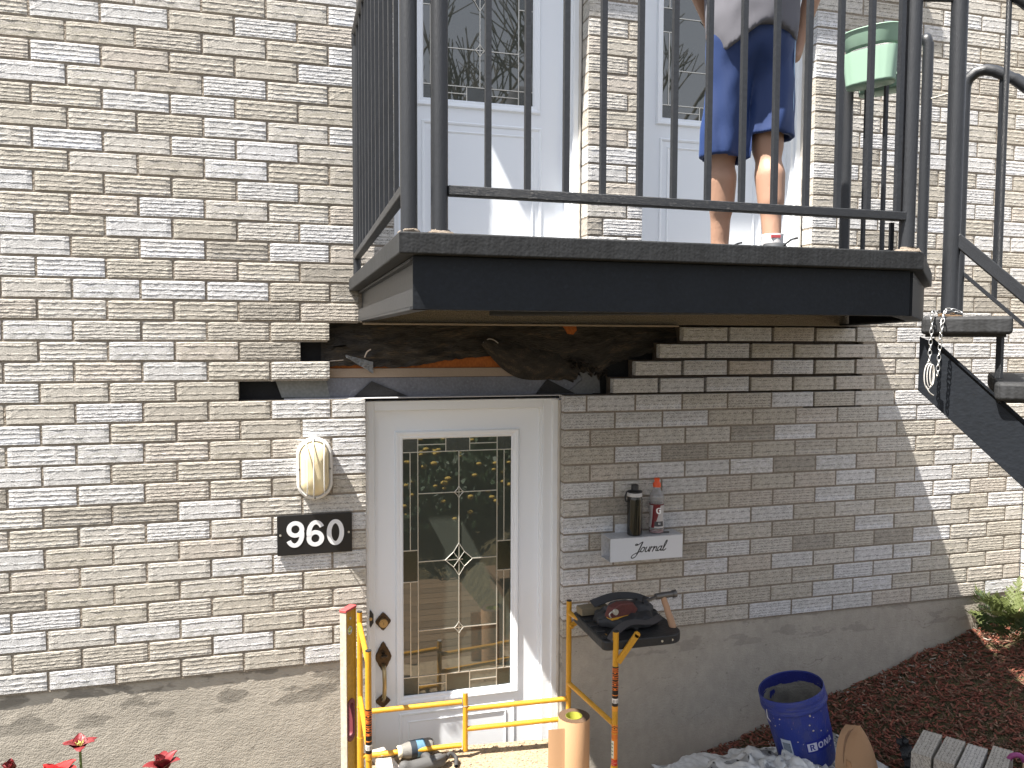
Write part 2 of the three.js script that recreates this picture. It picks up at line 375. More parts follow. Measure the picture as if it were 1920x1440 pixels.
mesh('core', [bx(X0, DOOR.low[0] - 0.001, -1.3, -0.003, -0.19, -0.016), bx(DOOR.low[1] + 0.001, X1, -1.3, -0.003, -0.19, -0.016)], M.parge, foundation);

// ---------- doors ----------
function glazing(door, gx0, gx1, gy0, gy1, z, seed) {
  const q = mulberry(seed), W = gx1 - gx0, Hh = gy1 - gy0;
  const X = (u) => gx0 + u * W, Y = (v) => gy1 - v * Hh;
  const a = 0.137, b = 0.866, ai = 0.068, bi = 0.932, c = 0.51, t = 0.056, m = 0.93;
  const cells = [];
  for (const [v0, v1] of [[0, t], [m, 1]]) {
    const h = (v0 + v1) / 2;
    cells.push([0, a, v0, v1, 1], [a, 0.39, v0, h], [a, 0.39, h, v1], [0.39, 0.61, v0, v1, 1], [0.61, b, v0, h], [0.61, b, h, v1], [b, 1, v0, v1, 1]);
  }
  for (const [u0, ui, u1, s0, s1] of [[0, ai, a, 0.434, 0.556], [b, bi, 1, 0.418, 0.535]]) {
    for (const [v0, v1] of [[t, s0], [s1, m]]) cells.push([u0, ui, v0, v1], [ui, u1, v0, v1]);
    cells.push([u0, u1, s0, s1, 1]);
  }
  const rows = [t, 0.216, 0.48, 0.75, m];
  for (let i = 0; i < 4; i++) cells.push([a, c, rows[i], rows[i + 1]], [c, b, rows[i], rows[i + 1]]);
  const lead = [];
  const lw = 0.0021;
  for (const [u0, u1, v0, v1, bev] of cells) {
    const x0 = X(u0), x1 = X(u1), y1 = Y(v0), y0 = Y(v1);
    const g = new THREE.BoxGeometry(x1 - x0 - 0.001, y1 - y0 - 0.001, 0.003);
    const p = mesh('pane', g, bev ? M.glassBevel : M.glass, door);
    p.position.set((x0 + x1) / 2, (y0 + y1) / 2, z); p.rotation.set((q() - 0.5) * 0.006, (q() - 0.5) * 0.006, 0);
    lead.push(bx(x0 - lw, x1 + lw, y1 - lw, y1 + lw, z - 0.001, z + 0.0052), bx(x0 - lw + 0.0001, x0 + lw, y0, y1, z - 0.001, z + 0.0055));
  }
  const diamond = (cx, cy, w, h, n) => {
    const a2 = 0.4, pts = [[0, h], [w * a2, h * 0.46], [w, 0], [w * a2, -h * 0.46], [0, -h], [-w * a2, -h * 0.46], [-w, 0], [-w * a2, h * 0.46]];
    const d = mesh('pane', extrude(pts, 0.005), M.glassBevel, door); d.position.set(cx, cy, z); d.rotation.y = (q() - 0.5) * 0.02;
    for (let i = 0; i < 8; i++) { const [x, y] = pts[i], [x2, y2] = pts[(i + 1) % 8]; lead.push(rod([cx + x, cy + y, z + 0.005], [cx + x2, cy + y2, z + 0.005], 0.0021, 6)); }
    if (n) lead.push(rod([cx - w * 0.4, cy - h * 0.46, z + 0.006], [cx + w * 0.4, cy + h * 0.46, z + 0.006], 0.0018, 6), rod([cx + w * 0.4, cy - h * 0.46, z + 0.006], [cx - w * 0.4, cy + h * 0.46, z + 0.006], 0.0018, 6));
  };
  const s = W / 0.556;
  diamond(X(c), Y(0.216), 0.024 * s, 0.03, false); diamond(X(c), Y(0.48), 0.07 * s, 0.083, true); diamond(X(c), Y(0.75), 0.024 * s, 0.031, false);
  mesh('leading', lead, M.lead, door);
}
function mouldFrame(x0, x1, y0, y1, w, z0, z1) {   // a mitred moulding ring with an ogee-like step
  const steps = [[0, z0], [w * 0.18, z1], [w * 0.45, z1 - 0.002], [w * 0.6, z1 - 0.006], [w * 0.85, z1 - 0.007], [w, z0 - 0.002]];
  const P = [], I = [];
  for (const [o, z] of steps) for (const [x, y] of [[x0 + o, y0 + o], [x1 - o, y0 + o], [x1 - o, y1 - o], [x0 + o, y1 - o]]) P.push(x, y, z);
  for (let s = 0; s < steps.length - 1; s++) for (let k = 0; k < 4; k++) { const a = s * 4 + k, b = s * 4 + ((k + 1) % 4); I.push(a, b, b + 4, a, b + 4, a + 4); }
  const g = new THREE.BufferGeometry(); g.setAttribute('position', new THREE.Float32BufferAttribute(P, 3)); g.setIndex(I);
  return flat(g);
}
function makeDoor(label, o) {
  const d = thing('front_door', label, 'door', [0, 0, 0]);
  const { x0, x1, top, bot, s0, s1, sTop, glass, panels } = o, zs = -0.127;
  // frame: jambs and head with their stops, brickmould and caulking bead
  const mw = 0.032;
  mesh('jamb', [rbx(x0 + 0.004, s0 - 0.003, bot, top, -0.195, -0.075, 0.003), rbx(s0 - 0.006, s0 + 0.006, bot, sTop, -0.195, -0.1295, 0.002)], M.whiteTrim, d);
  mesh('jamb', [rbx(s1 + 0.003, x1 - 0.004, bot, top, -0.195, -0.075, 0.003), rbx(s1 - 0.004, s1 + 0.012, bot, sTop, -0.195, -0.105, 0.002)], M.whiteTrim, d);
  mesh('head', rbx(s0 - 0.003, s1 + 0.003, sTop + 0.003, top, -0.195, -0.0765, 0.003), M.whiteTrim, d);
  mesh('brickmould', [rbx(x1 - mw - 0.012, x1 - 0.012, bot, top - 0.002, -0.078, -0.06, 0.006), rbx(x0 + 0.003, x0 + 0.02, bot, top - 0.002, -0.078, -0.064, 0.004)], M.whiteTrim, d);
  const bead = [];
  for (const [x, r] of [[x1 - 0.007, 0.0095], [x0 + 0.001, 0.005]]) {
    const pts = []; for (let y = bot; y <= top; y += 0.025) pts.push([x + 0.0018 * n2(y * 9, x), y, -0.061 + 0.002 * n2(y * 14, x + 4)]);
    bead.push(pipe(pts, r, pts.length * 2, 7));
  }
  mesh('caulking', bead, M.caulk, d);
  // slab: rails and stiles round the glass
  const [gx0, gx1, gy0, gy1] = glass;
  const slab = [bx(s0, gx0, bot + 0.03, sTop, zs - 0.044, zs), bx(gx1, s1, bot + 0.03, sTop, zs - 0.044, zs), bx(gx0, gx1, gy1, sTop, zs - 0.044, zs), bx(gx0, gx1, bot + 0.03, gy0, zs - 0.044, zs)];
  mesh('slab', slab, M.white, d);
  mesh('glass_frame', mouldFrame(gx0 - 0.04, gx1 + 0.04, gy0 - 0.04, gy1 + 0.036, 0.042, zs, zs + 0.012), M.white, d);
  glazing(d, gx0, gx1, gy0, gy1, zs - 0.01, Math.round(x0 * 1000));
  for (const [px0, px1, py0, py1] of panels) {
    const p = mesh('panel', [mouldFrame(px0, px1, py0, py1, 0.03, zs + 0.0005, zs + 0.006), mouldFrame(px0 + 0.045, px1 - 0.045, py0 + 0.045, py1 - 0.045, 0.02, zs + 0.0006, zs + 0.005)], M.white, d);
  }
  mesh('threshold', rbx(x0 + 0.005, x1 - 0.005, bot - 0.03, bot, -0.195, -0.05, 0.004), M.lead, d);
  return d;
}
let lowDoor = makeDoor('white basement door with full leaded glass and antique brass handle set', {
  x0: DOOR.low[0], x1: DOOR.low[1], top: 1.228, bot: -0.88, s0: 0.397, s1: 1.242, sTop: 1.178,
  glass: [0.537, 1.094, -0.262, 1.04], panels: [[0.513, 1.114, -0.78, -0.345]],
});
const upDoorA = makeDoor('white upper door with leaded glass behind the balcony posts, no one before it', {
  x0: DOOR.upA[0], x1: DOOR.upA[1], top: 3.905, bot: 1.84, s0: 0.525, s1: 1.385, sTop: 3.88,
  glass: [0.65, 1.212, 2.705, 3.72], panels: [[0.64, 1.26, 1.98, 2.6]],
});
const upDoorB = makeDoor('white upper door with leaded glass that the person in blue shorts faces', {
  x0: DOOR.upB[0], x1: DOOR.upB[1], top: 3.905, bot: 1.84, s0: 1.8, s1: 2.68, sTop: 3.88,
  glass: [1.93, 2.5, 2.705, 3.72], panels: [[1.915, 2.54, 1.98, 2.6]],
});
upDoorA.position.z = upDoorB.position.z = -0.042;                            // the upper doors sit deeper in the wall
// hardware of the basement door
{
  const z = -0.127;
  const ogee = (w, h) => { const p = []; for (let i = 0; i <= 24; i++) { const t = (i / 24) * Math.PI * 2; const r = 1 + 0.13 * Math.cos(4 * t) + 0.05 * Math.cos(8 * t); p.push([Math.sin(t) * w * r, Math.cos(t) * h * r]); } return p; };
  const lock = mesh('deadbolt', extrude(ogee(0.03, 0.036), 0.006, 0.003).translate(0.437, 0.134, z), M.brass, lowDoor);
  mesh('cylinder', [rod([0.437, 0.13, z + 0.004], [0.437, 0.13, z + 0.026], 0.024, 24, 0.021), rod([0.437, 0.13, z + 0.024], [0.437, 0.13, z + 0.029], 0.013, 18)], M.brassBright, lock);
  mesh('keyhole', bx(0.4358, 0.4382, 0.123, 0.137, z + 0.0275, z + 0.0295), M.blackSteel, lock);
  const hs = mesh('handle', [extrude(ogee(0.032, 0.062), 0.006, 0.003).translate(0.437, -0.045, z), extrude(ogee(0.028, 0.026), 0.008, 0.003).translate(0.434, -0.268, z),
    rod([0.437, -0.03, z + 0.006], [0.437, -0.03, z + 0.035], 0.009), rbx(0.42, 0.454, -0.036, -0.026, z + 0.03, z + 0.05, 0.004)], M.brass, lowDoor);
  mesh('grip', [pipe([[0.437, -0.085, z + 0.008], [0.437, -0.1, z + 0.04], [0.437, -0.16, z + 0.056], [0.436, -0.22, z + 0.05], [0.435, -0.262, z + 0.012]], 0.0105, 40, 12)], M.brassBright, hs);
  const bell = mesh('doorbell', extrude([[0, 0.04], [0.008, 0.026], [0.012, 0.02], [0.012, -0.02], [0.008, -0.026], [0, -0.042], [-0.008, -0.026], [-0.012, -0.02], [-0.012, 0.02], [-0.008, 0.026]], 0.006, 0.002).translate(0.371, 0.172, -0.073), M.blackSteel, lowDoor);
  mesh('button', [rod([0.371, 0.172, -0.066], [0.371, 0.172, -0.06], 0.008, 16)], M.brassBright, bell);
}
// rubber sweep corner and letter slot on the upper doors
for (const [d, x0, x1] of [[upDoorA, 0.72, 1.2], [upDoorB, 1.99, 2.46]]) mesh('kick_rail', rbx(x0, x1, 2.02, 2.032, -0.1275, -0.123, 0.002), M.white, d);

// ---------- inside the opened lintel ----------
const woodTex = (base, dark, fx, fy, seed) => dataTex(512, 256, (u, v) => { const g = 0.5 + 0.5 * Math.sin((v * fy + 0.6 * n2(u * fx + seed, v * 3)) * 22); const f = 0.6 + 0.3 * n2(u * fx * 3, v * fy * 9 + seed); const k = 0.25 * g * f + 0.2 * n2(u * 60 + seed, v * 40); return base.map((b, i) => b + (dark[i] - b) * Math.max(0, Math.min(1, 0.4 + k))); });
M.header = std([0.75, 0.62, 0.5], 0.8, { map: woodTex([0.86, 0.56, 0.26], [0.58, 0.33, 0.14], 3, 3, 2), bumpMap: grain, bumpScale: 0.001 });
const feltTex = dataTex(512, 256, (u, v) => {
  const a = fbm2(u * 5, v * 4, 5), b = n2(u * 40, v * 30), c = n2(u * 90 + 7, v * 14);
  let s = 0.42 + 0.16 * a + 0.06 * b; let r = s, g = s * 0.97, bl = s * 0.93;
  if (a > 0.22 && b > 0.1) { r += 0.12; g += 0.08; bl += 0.02; }            // old tar and brown dust
  if (c > 0.86 && b > 0.2) { r += 0.1; g += 0.09; bl += 0.08; }                 // mortar crumbs
  return [r, g, bl];
}, { rx: 1, ry: 1 });
M.felt = std([0.24, 0.215, 0.19], 0.6, { map: feltTex, bumpMap: grain, bumpScale: 0.004 });
M.feltNew = std([0.014, 0.014, 0.015], 0.7, { bumpMap: grain, bumpScale: 0.0015 });
M.galv = phys([0.2, 0.205, 0.235], 0.45, { metalness: 0.35, map: scuff, bumpMap: grain, bumpScale: 0.0012 });
const header = thing('lintel_opening', 'bared timber and sheathing in the opened wall above the basement door', 'timber');
mesh('sheathing', bx(-0.4, 2.2, 1.19, 1.7, -0.199, -0.125), M.feltNew, header);
mesh('header_beam', rbx(0.16, 1.42, 1.335, 1.455, -0.124, -0.096, 0.002), M.header, header);
mesh('lower_batten', rbx(0.165, 1.42, 1.343, 1.386, -0.0955, -0.086, 0.002), std([0.33, 0.26, 0.2], 0.85, { bumpMap: grain, bumpScale: 0.001 }), header);
mesh('steel_lintel', [rbx(0.03, 1.52, 1.245, 1.342, -0.122, -0.092, 0.002)], M.galv, header);
mesh('lintel_flange', [rbx(-0.02, 1.33, 1.2445, 1.2485, -0.092, -0.03, 0.001)], std([0.6, 0.6, 0.62], 0.5), header);
mesh('patch', extrude([[-0.03, 1.252], [0.19, 1.252], [0.17, 1.34], [-0.06, 1.34]], 0.004).translate(0, 0, -0.0915), std([0.3, 0.31, 0.3], 0.6, { map: scuff }), header);
mesh('patch', extrude([[1.37, 1.25], [1.56, 1.25], [1.55, 1.37], [1.44, 1.37], [1.46, 1.32]], 0.004).translate(0, 0, -0.0905), std([0.2, 0.205, 0.21], 0.55, { map: scuff }), header);
for (const [a, b, c] of [[0.3, 0.385, 0.56], [1.21, 1.27, 1.42]]) mesh('flashing_fold', extrude([[a, 1.25], [c, 1.25], [b, 1.325]], 0.006).translate(0, 0, -0.088), M.feltNew, header);
mesh('pencil_mark', [pipe([[1.128, 1.358, -0.0855], [1.134, 1.368, -0.0855], [1.14, 1.36, -0.0855], [1.148, 1.362, -0.0855]], 0.0022, 14, 5), pipe([[1.152, 1.368, -0.0855], [1.164, 1.365, -0.0855], [1.158, 1.354, -0.0855], [1.15, 1.35, -0.0855]], 0.0022, 14, 5)], M.blackSteel, header);
// torn building paper
function sheet(nu, nv, f, thick = 0.0012) {
  const g = new THREE.PlaneGeometry(1, 1, nu, nv), p = g.attributes.position, uv = g.attributes.uv;
  for (let i = 0; i < p.count; i++) { const [x, y, z] = f(uv.getX(i), uv.getY(i)); p.setXYZ(i, x, y, z); }
  g.computeVertexNormals();
  const back = g.clone(), bp = back.attributes.position, bn = g.attributes.normal;
  for (let i = 0; i < bp.count; i++) bp.setXYZ(i, bp.getX(i) - bn.getX(i) * thick, bp.getY(i) - bn.getY(i) * thick, bp.getZ(i) - bn.getZ(i) * thick);
  return join([g, back]);
}
const paper = thing('building_paper', 'torn black building paper hanging crumpled in the wall opening', 'building paper');
const lerpTab = (tab, x) => { for (let i = 0; i < tab.length - 1; i++) if (x <= tab[i + 1][0]) { const t = (x - tab[i][0]) / (tab[i + 1][0] - tab[i][0]); return tab[i][1] + (tab[i + 1][1] - tab[i][1]) * Math.max(0, t); } return tab[tab.length - 1][1]; };
{
  // upper layer, lower edge follows the tear
  const lower = [[0.15, 1.4], [0.3, 1.4], [0.5, 1.39], [0.62, 1.4], [0.75, 1.425], [0.95, 1.445], [1.1, 1.425], [1.2, 1.37], [1.3, 1.315], [1.36, 1.33], [1.42, 1.36], [1.55, 1.36], [1.62, 1.4], [1.8, 1.45], [2.02, 1.5]];
  mesh('old_layer', sheet(110, 30, (u, v) => {
    const x = 0.15 + 1.9 * u, y0 = lerpTab(lower, x) + 0.006 * n2(x * 40, 1), y = y0 + (1.605 - y0) * v;
    const fold = Math.exp(-(((y - 1.46 - 0.04 * Math.sin(x * 5)) / 0.03) ** 2));
    return [x, y, -0.088 + (1 - v) * (0.014 + 0.012 * n2(x * 7, 3)) + 0.016 * fbm2(x * 9, y * 16, 3) + 0.01 * fold + 0.003 * n2(x * 50, y * 60)];
  }), M.felt, paper);
  // diagonal flap peeled forward
  mesh('peeled_flap', sheet(60, 14, (u, v) => {
    const cx = 0.93 + 0.5 * u, cy = 1.522 - 0.2 * u - 0.03 * Math.sin(u * 5), w = 0.028 + 0.075 * Math.sin(Math.min(1, u * 1.1) * Math.PI * 0.85);
    const s = (v - 0.5) * 2, jag = u > 0.9 ? 0.012 * n2(v * 14, 2) : 0;
    return [cx + s * w * 0.38 + jag, cy + s * w * 0.75, -0.07 + 0.035 * (1 - s * s) - 0.02 * u + 0.006 * fbm2(u * 9, v * 5, 3)];
  }), M.felt, paper);
  mesh('loose_corner', sheet(36, 10, (u, v) => {
    const x = 1.38 + 0.22 * u, y = 1.44 - 0.07 * u - 0.075 * (1 - v) * (0.4 + 0.7 * Math.abs(n2(u * 6, 9)));
    return [x, y, -0.06 - 0.03 * u + 0.02 * n2(u * 5, v * 3)];
  }), M.felt, paper);
  mesh('curled_scrap', sheet(20, 8, (u, v) => {
    const t = u * 4.2; return [0.205 + 0.05 * Math.sin(t) + 0.03 * u, 1.51 - 0.045 * u - 0.03 * Math.cos(t) * 0.6, -0.075 + 0.03 * v + 0.012 * Math.sin(t)];
  }), M.feltNew, paper);
  mesh('bright_edge', [pipe([[0.925, 1.51, -0.05], [0.95, 1.528, -0.04], [0.975, 1.524, -0.036], [1.0, 1.508, -0.04]], 0.0022, 14, 6)], std([0.5, 0.48, 0.45], 0.6), paper);
  mesh('bare_spot', extrude([[1.345, 1.6], [1.42, 1.6], [1.425, 1.575], [1.405, 1.552], [1.375, 1.556], [1.36, 1.58]], 0.004).translate(0, 0, -0.082), M.header, paper);
}
const foil = thing('foil_scrap', 'crumpled silver foil strip poking out of the wall opening', 'foil');
mesh('strip', sheet(20, 8, (u, v) => [0.26 + 0.13 * u, 1.452 - 0.035 * u - (0.01 + 0.045 * u) * (1 - v) , -0.03 - 0.03 * u + 0.012 * n2(u * 6, v * 4)]), phys([0.55, 0.56, 0.57], 0.35, { metalness: 0.6, bumpMap: grain, bumpScale: 0.004 }), foil);
mesh('wire_tie', [pipe([[0.348, 1.44, -0.035], [0.358, 1.465, -0.03], [0.376, 1.478, -0.03]], 0.0035, 10, 6)], std([0.55, 0.47, 0.4], 0.6), foil);
mesh('wire_tie', [pipe([[0.19, 1.423, -0.04], [0.25, 1.428, -0.035]], 0.0018, 6, 6)], std([0.55, 0.47, 0.4], 0.6), foil);

// ---------- balcony ----------
const SL = { x0: 0.275, zf: 1.735, top: 1.803, bot: 1.747 };
const plan = [[SL.x0, 0.003], [SL.x0, SL.zf], [1.89, SL.zf], [2.52, 1.1], [3.06, 0.003]];
const balcony = thing('balcony', 'black painted balcony slab on steel beams over the basement door', 'balcony');
function planSlab(pts, y0, y1, bev) {
  const g = extrude(pts.map(([x, z]) => [x, -z]), y1 - y0 - 2 * bev, bev); return boxUV(flat(g.rotateX(-Math.PI / 2).translate(0, y0 + bev, 0)));
}
mesh('slab', planSlab([[0.279, 0.003], [0.279, 1.731], [1.886, 1.731], [2.514, 1.098], [3.055, 0.003]], SL.bot, SL.top, 0.004), M.blackConcrete, balcony);
mesh('slab_lip', [rbx(0.34, 1.95, 1.594, 1.6035, -0.06, 0.022, 0.003)], std([0.36, 0.3, 0.24], 0.9, { bumpMap: grain, bumpScale: 0.003 }), balcony);
const beamH = [1.607, 1.7455];
function channel(a, b, out, name) {     // C channel between plan points a and b; flanges on the inner side
  const A = V3(a[0], 0, a[1]), B = V3(b[0], 0, b[1]), n = V3(out[0], 0, out[1]).normalize();
  const w = (p, k) => [p.x - n.x * k, p.z - n.z * k];
  const web = [w(A, 0), w(B, 0), w(B, 0.007), w(A, 0.007)], fl = [w(A, 0.0071), w(B, 0.0071), w(B, 0.058), w(A, 0.058)];
  return mesh(name, [planSlab(web, beamH[0], beamH[1], 0.0008), planSlab(fl, beamH[0], beamH[0] + 0.009, 0.0008), planSlab(fl, beamH[1] - 0.009, beamH[1] - 0.001, 0.0008)], M.beam, balcony);
}
channel([0.316, 1.7], [1.87, 1.7], [0, 1], 'front_beam');
// left beam shows its flanges outward
mesh('side_beam', [bx(0.352, 0.36, beamH[0] + 0.002, beamH[1] - 0.002, 0.004, 1.69), rbx(0.316, 0.362, beamH[0], beamH[0] + 0.008, 0.004, 1.695, 0.001), rbx(0.316, 0.351, beamH[1] - 0.009, beamH[1] - 0.001, 0.004, 1.69, 0.001), bx(0.317, 0.3515, beamH[0] + 0.008, beamH[0] + 0.052, 1.685, 1.693)], M.blackSteel, balcony);
mesh('side_beam_cover', [rbx(0.3165, 0.3505, beamH[0] + 0.0085, beamH[0] + 0.055, 0.004, 1.684, 0.001), bx(0.333, 0.351, beamH[0] + 0.0555, beamH[1] - 0.0095, 0.004, 1.684)], M.blackSteel, balcony);
channel([1.9, 1.68], [2.48, 1.1], [0.707, 0.707], 'corner_beam');
channel([2.485, 1.08], [3.0, 0.01], [0.9, 0.43], 'side_beam');
for (const z of [0.45, 1.05]) mesh('joist', [bx(0.362, z < 0.6 ? 2.72 : 2.42, 1.66, 1.7455, z, z + 0.05)], M.blackSteel, balcony);
mesh('diagonal_joist', [bar([0.9, 1.685, 0.2], [2.35, 1.685, 1.15], 0.05, 0.1)], M.blackSteel, balcony);
// crumbling mortar collars round the post feet
M.rust = std([0.3, 0.2, 0.12], 0.95, { map: mortarMap, bumpMap: grain, bumpScale: 0.005 });
const foot = (x, y, z, r = 0.036, mat = M.caulk) => { const g = new THREE.SphereGeometry(r, 14, 8, 0, Math.PI * 2, 0, Math.PI / 2).scale(1, 0.42, 1); const p = g.attributes.position; for (let i = 0; i < p.count; i++) { const k = 1 + 0.3 * n3(p.getX(i) * 60, p.getY(i) * 60, p.getZ(i) * 60 + x * 9); p.setXYZ(i, p.getX(i) * k, p.getY(i) * k, p.getZ(i) * k); } g.computeVertexNormals(); return g.translate(x, y, z); };
const PR = 0.0222, TOPR = 2.9, ZR = 1.69;
const front = new THREE.Group(); front.name = 'front_railing'; balcony.add(front);
const leftR = new THREE.Group(); leftR.name = 'side_railing'; balcony.add(leftR);
const rightR = new THREE.Group(); rightR.name = 'side_railing'; balcony.add(rightR);
mesh('post', [rod([0.387, SL.top, ZR], [0.387, TOPR, ZR], PR + 0.0005, 20)], M.blackSteel, front);
mesh('post', [rod([1.862, SL.top, ZR], [1.867, TOPR, ZR], PR + 0.001, 20)], M.blackSteel, front);
mesh('mortar_collar', foot(0.387, SL.top, ZR, 0.034), M.collar, front); mesh('mortar_collar', foot(1.862, SL.top, ZR, 0.042), M.collar, front);
mesh('bottom_rail', [bar([0.408, 1.918, ZR], [1.848, 1.914, ZR], 0.032, 0.026)], M.blackSteel, front);
mesh('rail_end', [bx(1.838, 1.852, SL.top, 1.902, ZR - 0.05, ZR - 0.042)], M.blackSteel, front);
mesh('handrail', [rod([0.387, TOPR, ZR], [1.867, TOPR, ZR], PR, 16)], M.blackSteel, front);
{
  const at = (px) => { const dx = (px - 960) / 1500, d = V3(0.2692771, 0, -0.9613655).add(V3(0.9629, 0, 0.2697).multiplyScalar(dx)); return ((ZR - CAM.z) / d.z) * d.x; };
  let last = 0;
  for (const px of [914, 987, 1058, 1126, 1194, 1257, 1320, 1383, 1443, 1502, 1560, 1616, 1671]) { const x = at(px); mesh('baluster', [bx(x - 0.0078, x + 0.0078, 1.927, TOPR - 0.015, ZR - 0.0078, ZR + 0.0078)], M.blackSteel, front); last = x; }
}
mesh('post', [rod([0.307, SL.top, ZR], [0.307, TOPR - 0.03, ZR], PR, 20)], M.blackSteel, leftR);
mesh('post', [rod([0.31, SL.top, 0.045], [0.31, TOPR - 0.05, 0.045], 0.018, 16)], M.blackSteel, leftR);
mesh('mortar_collar', foot(0.307, SL.top, ZR, 0.03), M.collar, leftR); mesh('mortar_collar', foot(0.31, SL.top, 0.045, 0.03), M.collar, leftR);
mesh('handrail', [pipe([[0.31, TOPR - 0.055, 0.045], [0.31, TOPR - 0.015, 0.055], [0.31, TOPR, 0.1], [0.31, TOPR, 0.6], [0.309, TOPR, 1.2], [0.307, TOPR, ZR]], 0.0195, 60, 14)], M.blackSteel, leftR);
mesh('bottom_rail', [bar([0.308, 1.9, 0.06], [0.307, 1.926, ZR - 0.02], 0.03, 0.026)], M.blackSteel, leftR);
for (let i = 1; i <= 12; i++) { const z = 0.045 + (i * (ZR - 0.045)) / 13; mesh('baluster', [bx(0.3012, 0.3148, 1.91, TOPR - 0.01, z - 0.007, z + 0.007)], M.blackSteel, leftR); }
const RA = [2.5, 1.06], RB = [2.345, 0.78], RT = 2.755;
mesh('post', [rod([RA[0], SL.top, RA[1]], [RA[0], RT - 0.03, RA[1]], 0.0205, 18)], M.blackSteel, rightR);
mesh('post', [rod([RB[0], SL.top, RB[1]], [RB[0], RT - 0.02, RB[1]], 0.0225, 18)], M.blackSteel, rightR);
mesh('handrail', [pipe([[RA[0], RT - 0.04, RA[1]], [RA[0] - 0.003, RT - 0.008, RA[1] - 0.01], [RA[0] + 0.015, RT, RA[1] - 0.045], [(RA[0] + RB[0]) / 2, RT, (RA[1] + RB[1]) / 2], [RB[0], RT, RB[1]]], 0.0205, 60, 14)], M.blackSteel, rightR);
mesh('bottom_rail', [bar([RA[0], 1.9, RA[1]], [RB[0], 1.9, RB[1]], 0.03, 0.02)], M.blackSteel, rightR);
for (let i = 1; i <= 3; i++) { const t = i / 4, x = RA[0] + (RB[0] - RA[0]) * t, z = RA[1] + (RB[1] - RA[1]) * t; mesh('baluster', [bx(x - 0.007, x + 0.007, SL.top, RT - 0.01, z - 0.007, z + 0.007)], M.blackSteel, rightR); }

// canopy added out of view so that its shade falls across the upper doors
{
  const can = thing('added_shade_canopy', 'shallow white canopy added out of view above to shade the upper doors', 'canopy', [0, 4.25, 0]);
  mesh('panel', rbx(0.08, 3.0, 0, 0.03, 0.002, 0.192, 0.004), M.whiteTrim, can);
  mesh('fascia', rbx(0.08, 3.0, 0.0305, 0.11, 0.178, 0.192, 0.004), M.whiteTrim, can);
  for (const x of [0.5, 1.55, 2.6]) mesh('bracket', bx(x, x + 0.02, 0.0305, 0.1, 0.002, 0.177), M.whiteTrim, can);
}
// ---------- staircase ----------
const S2 = Math.SQRT1_2, ST = [1.93, 1.69];
const sp = (s, w, y) => [ST[0] + S2 * s + S2 * w, y, ST[1] + S2 * s - S2 * w];   // s down the flight, w across it
const stairs = thing('staircase', 'black steel staircase with thick treads leading down from the balcony', 'staircase');
const treadMat = std([0.034, 0.036, 0.04], 0.7, { map: drip, bumpMap: grain, bumpScale: 0.001 });
const RUN = 0.205, RISE = 0.2;
for (let k = 0; k < 8; k++) {
  const y = 1.605 - k * RISE, s0 = k * RUN;
  const g = new RoundedBoxGeometry(0.245, 0.056, 0.86, 3, 0.012);
  g.rotateY(-Math.PI / 4); const c = sp(s0 + 0.1225, 0.4, y - 0.028);
  mesh('tread', boxUV(g.translate(...c)), treadMat, stairs);
  mesh('bracket', [bar(sp(s0 + 0.215, 0.03, y - 0.058), sp(s0 + 0.215, 0.03, y - 0.19), 0.012, 0.02), bar(sp(s0 + 0.01, 0.03, y - 0.06), sp(s0 + 0.23, 0.03, y - 0.06), 0.02, 0.008)], M.blackSteel, stairs);
}
{
  const slope = RISE / RUN, side = (w) => {
    const pts = [[-0.004, 1.542], [0.02, 1.53], [1.75, 1.53 - slope * 1.73], [1.75, 1.372 - slope * 1.75], [-0.004, 1.372]];
    const g = extrude(pts, 0.007, 0.0006); g.rotateY(-Math.PI / 4); return boxUV(flat(g.translate(ST[0] + S2 * w, 0, ST[1] - S2 * w)));
  };
  mesh('stringer', side(0.012), M.beam, stairs); mesh('stringer', side(0.79), M.beam, stairs);
  const fl = (w) => bar(sp(0.03, w + 0.03, 1.535), sp(1.75, w + 0.03, 1.535 - slope * 1.72), 0.055, 0.007);
  mesh('stringer_flange', [fl(0.016)], M.beam, stairs);
}
const nearR = new THREE.Group(); nearR.name = 'near_railing'; stairs.add(nearR);
const farR = new THREE.Group(); farR.name = 'far_railing'; stairs.add(farR);
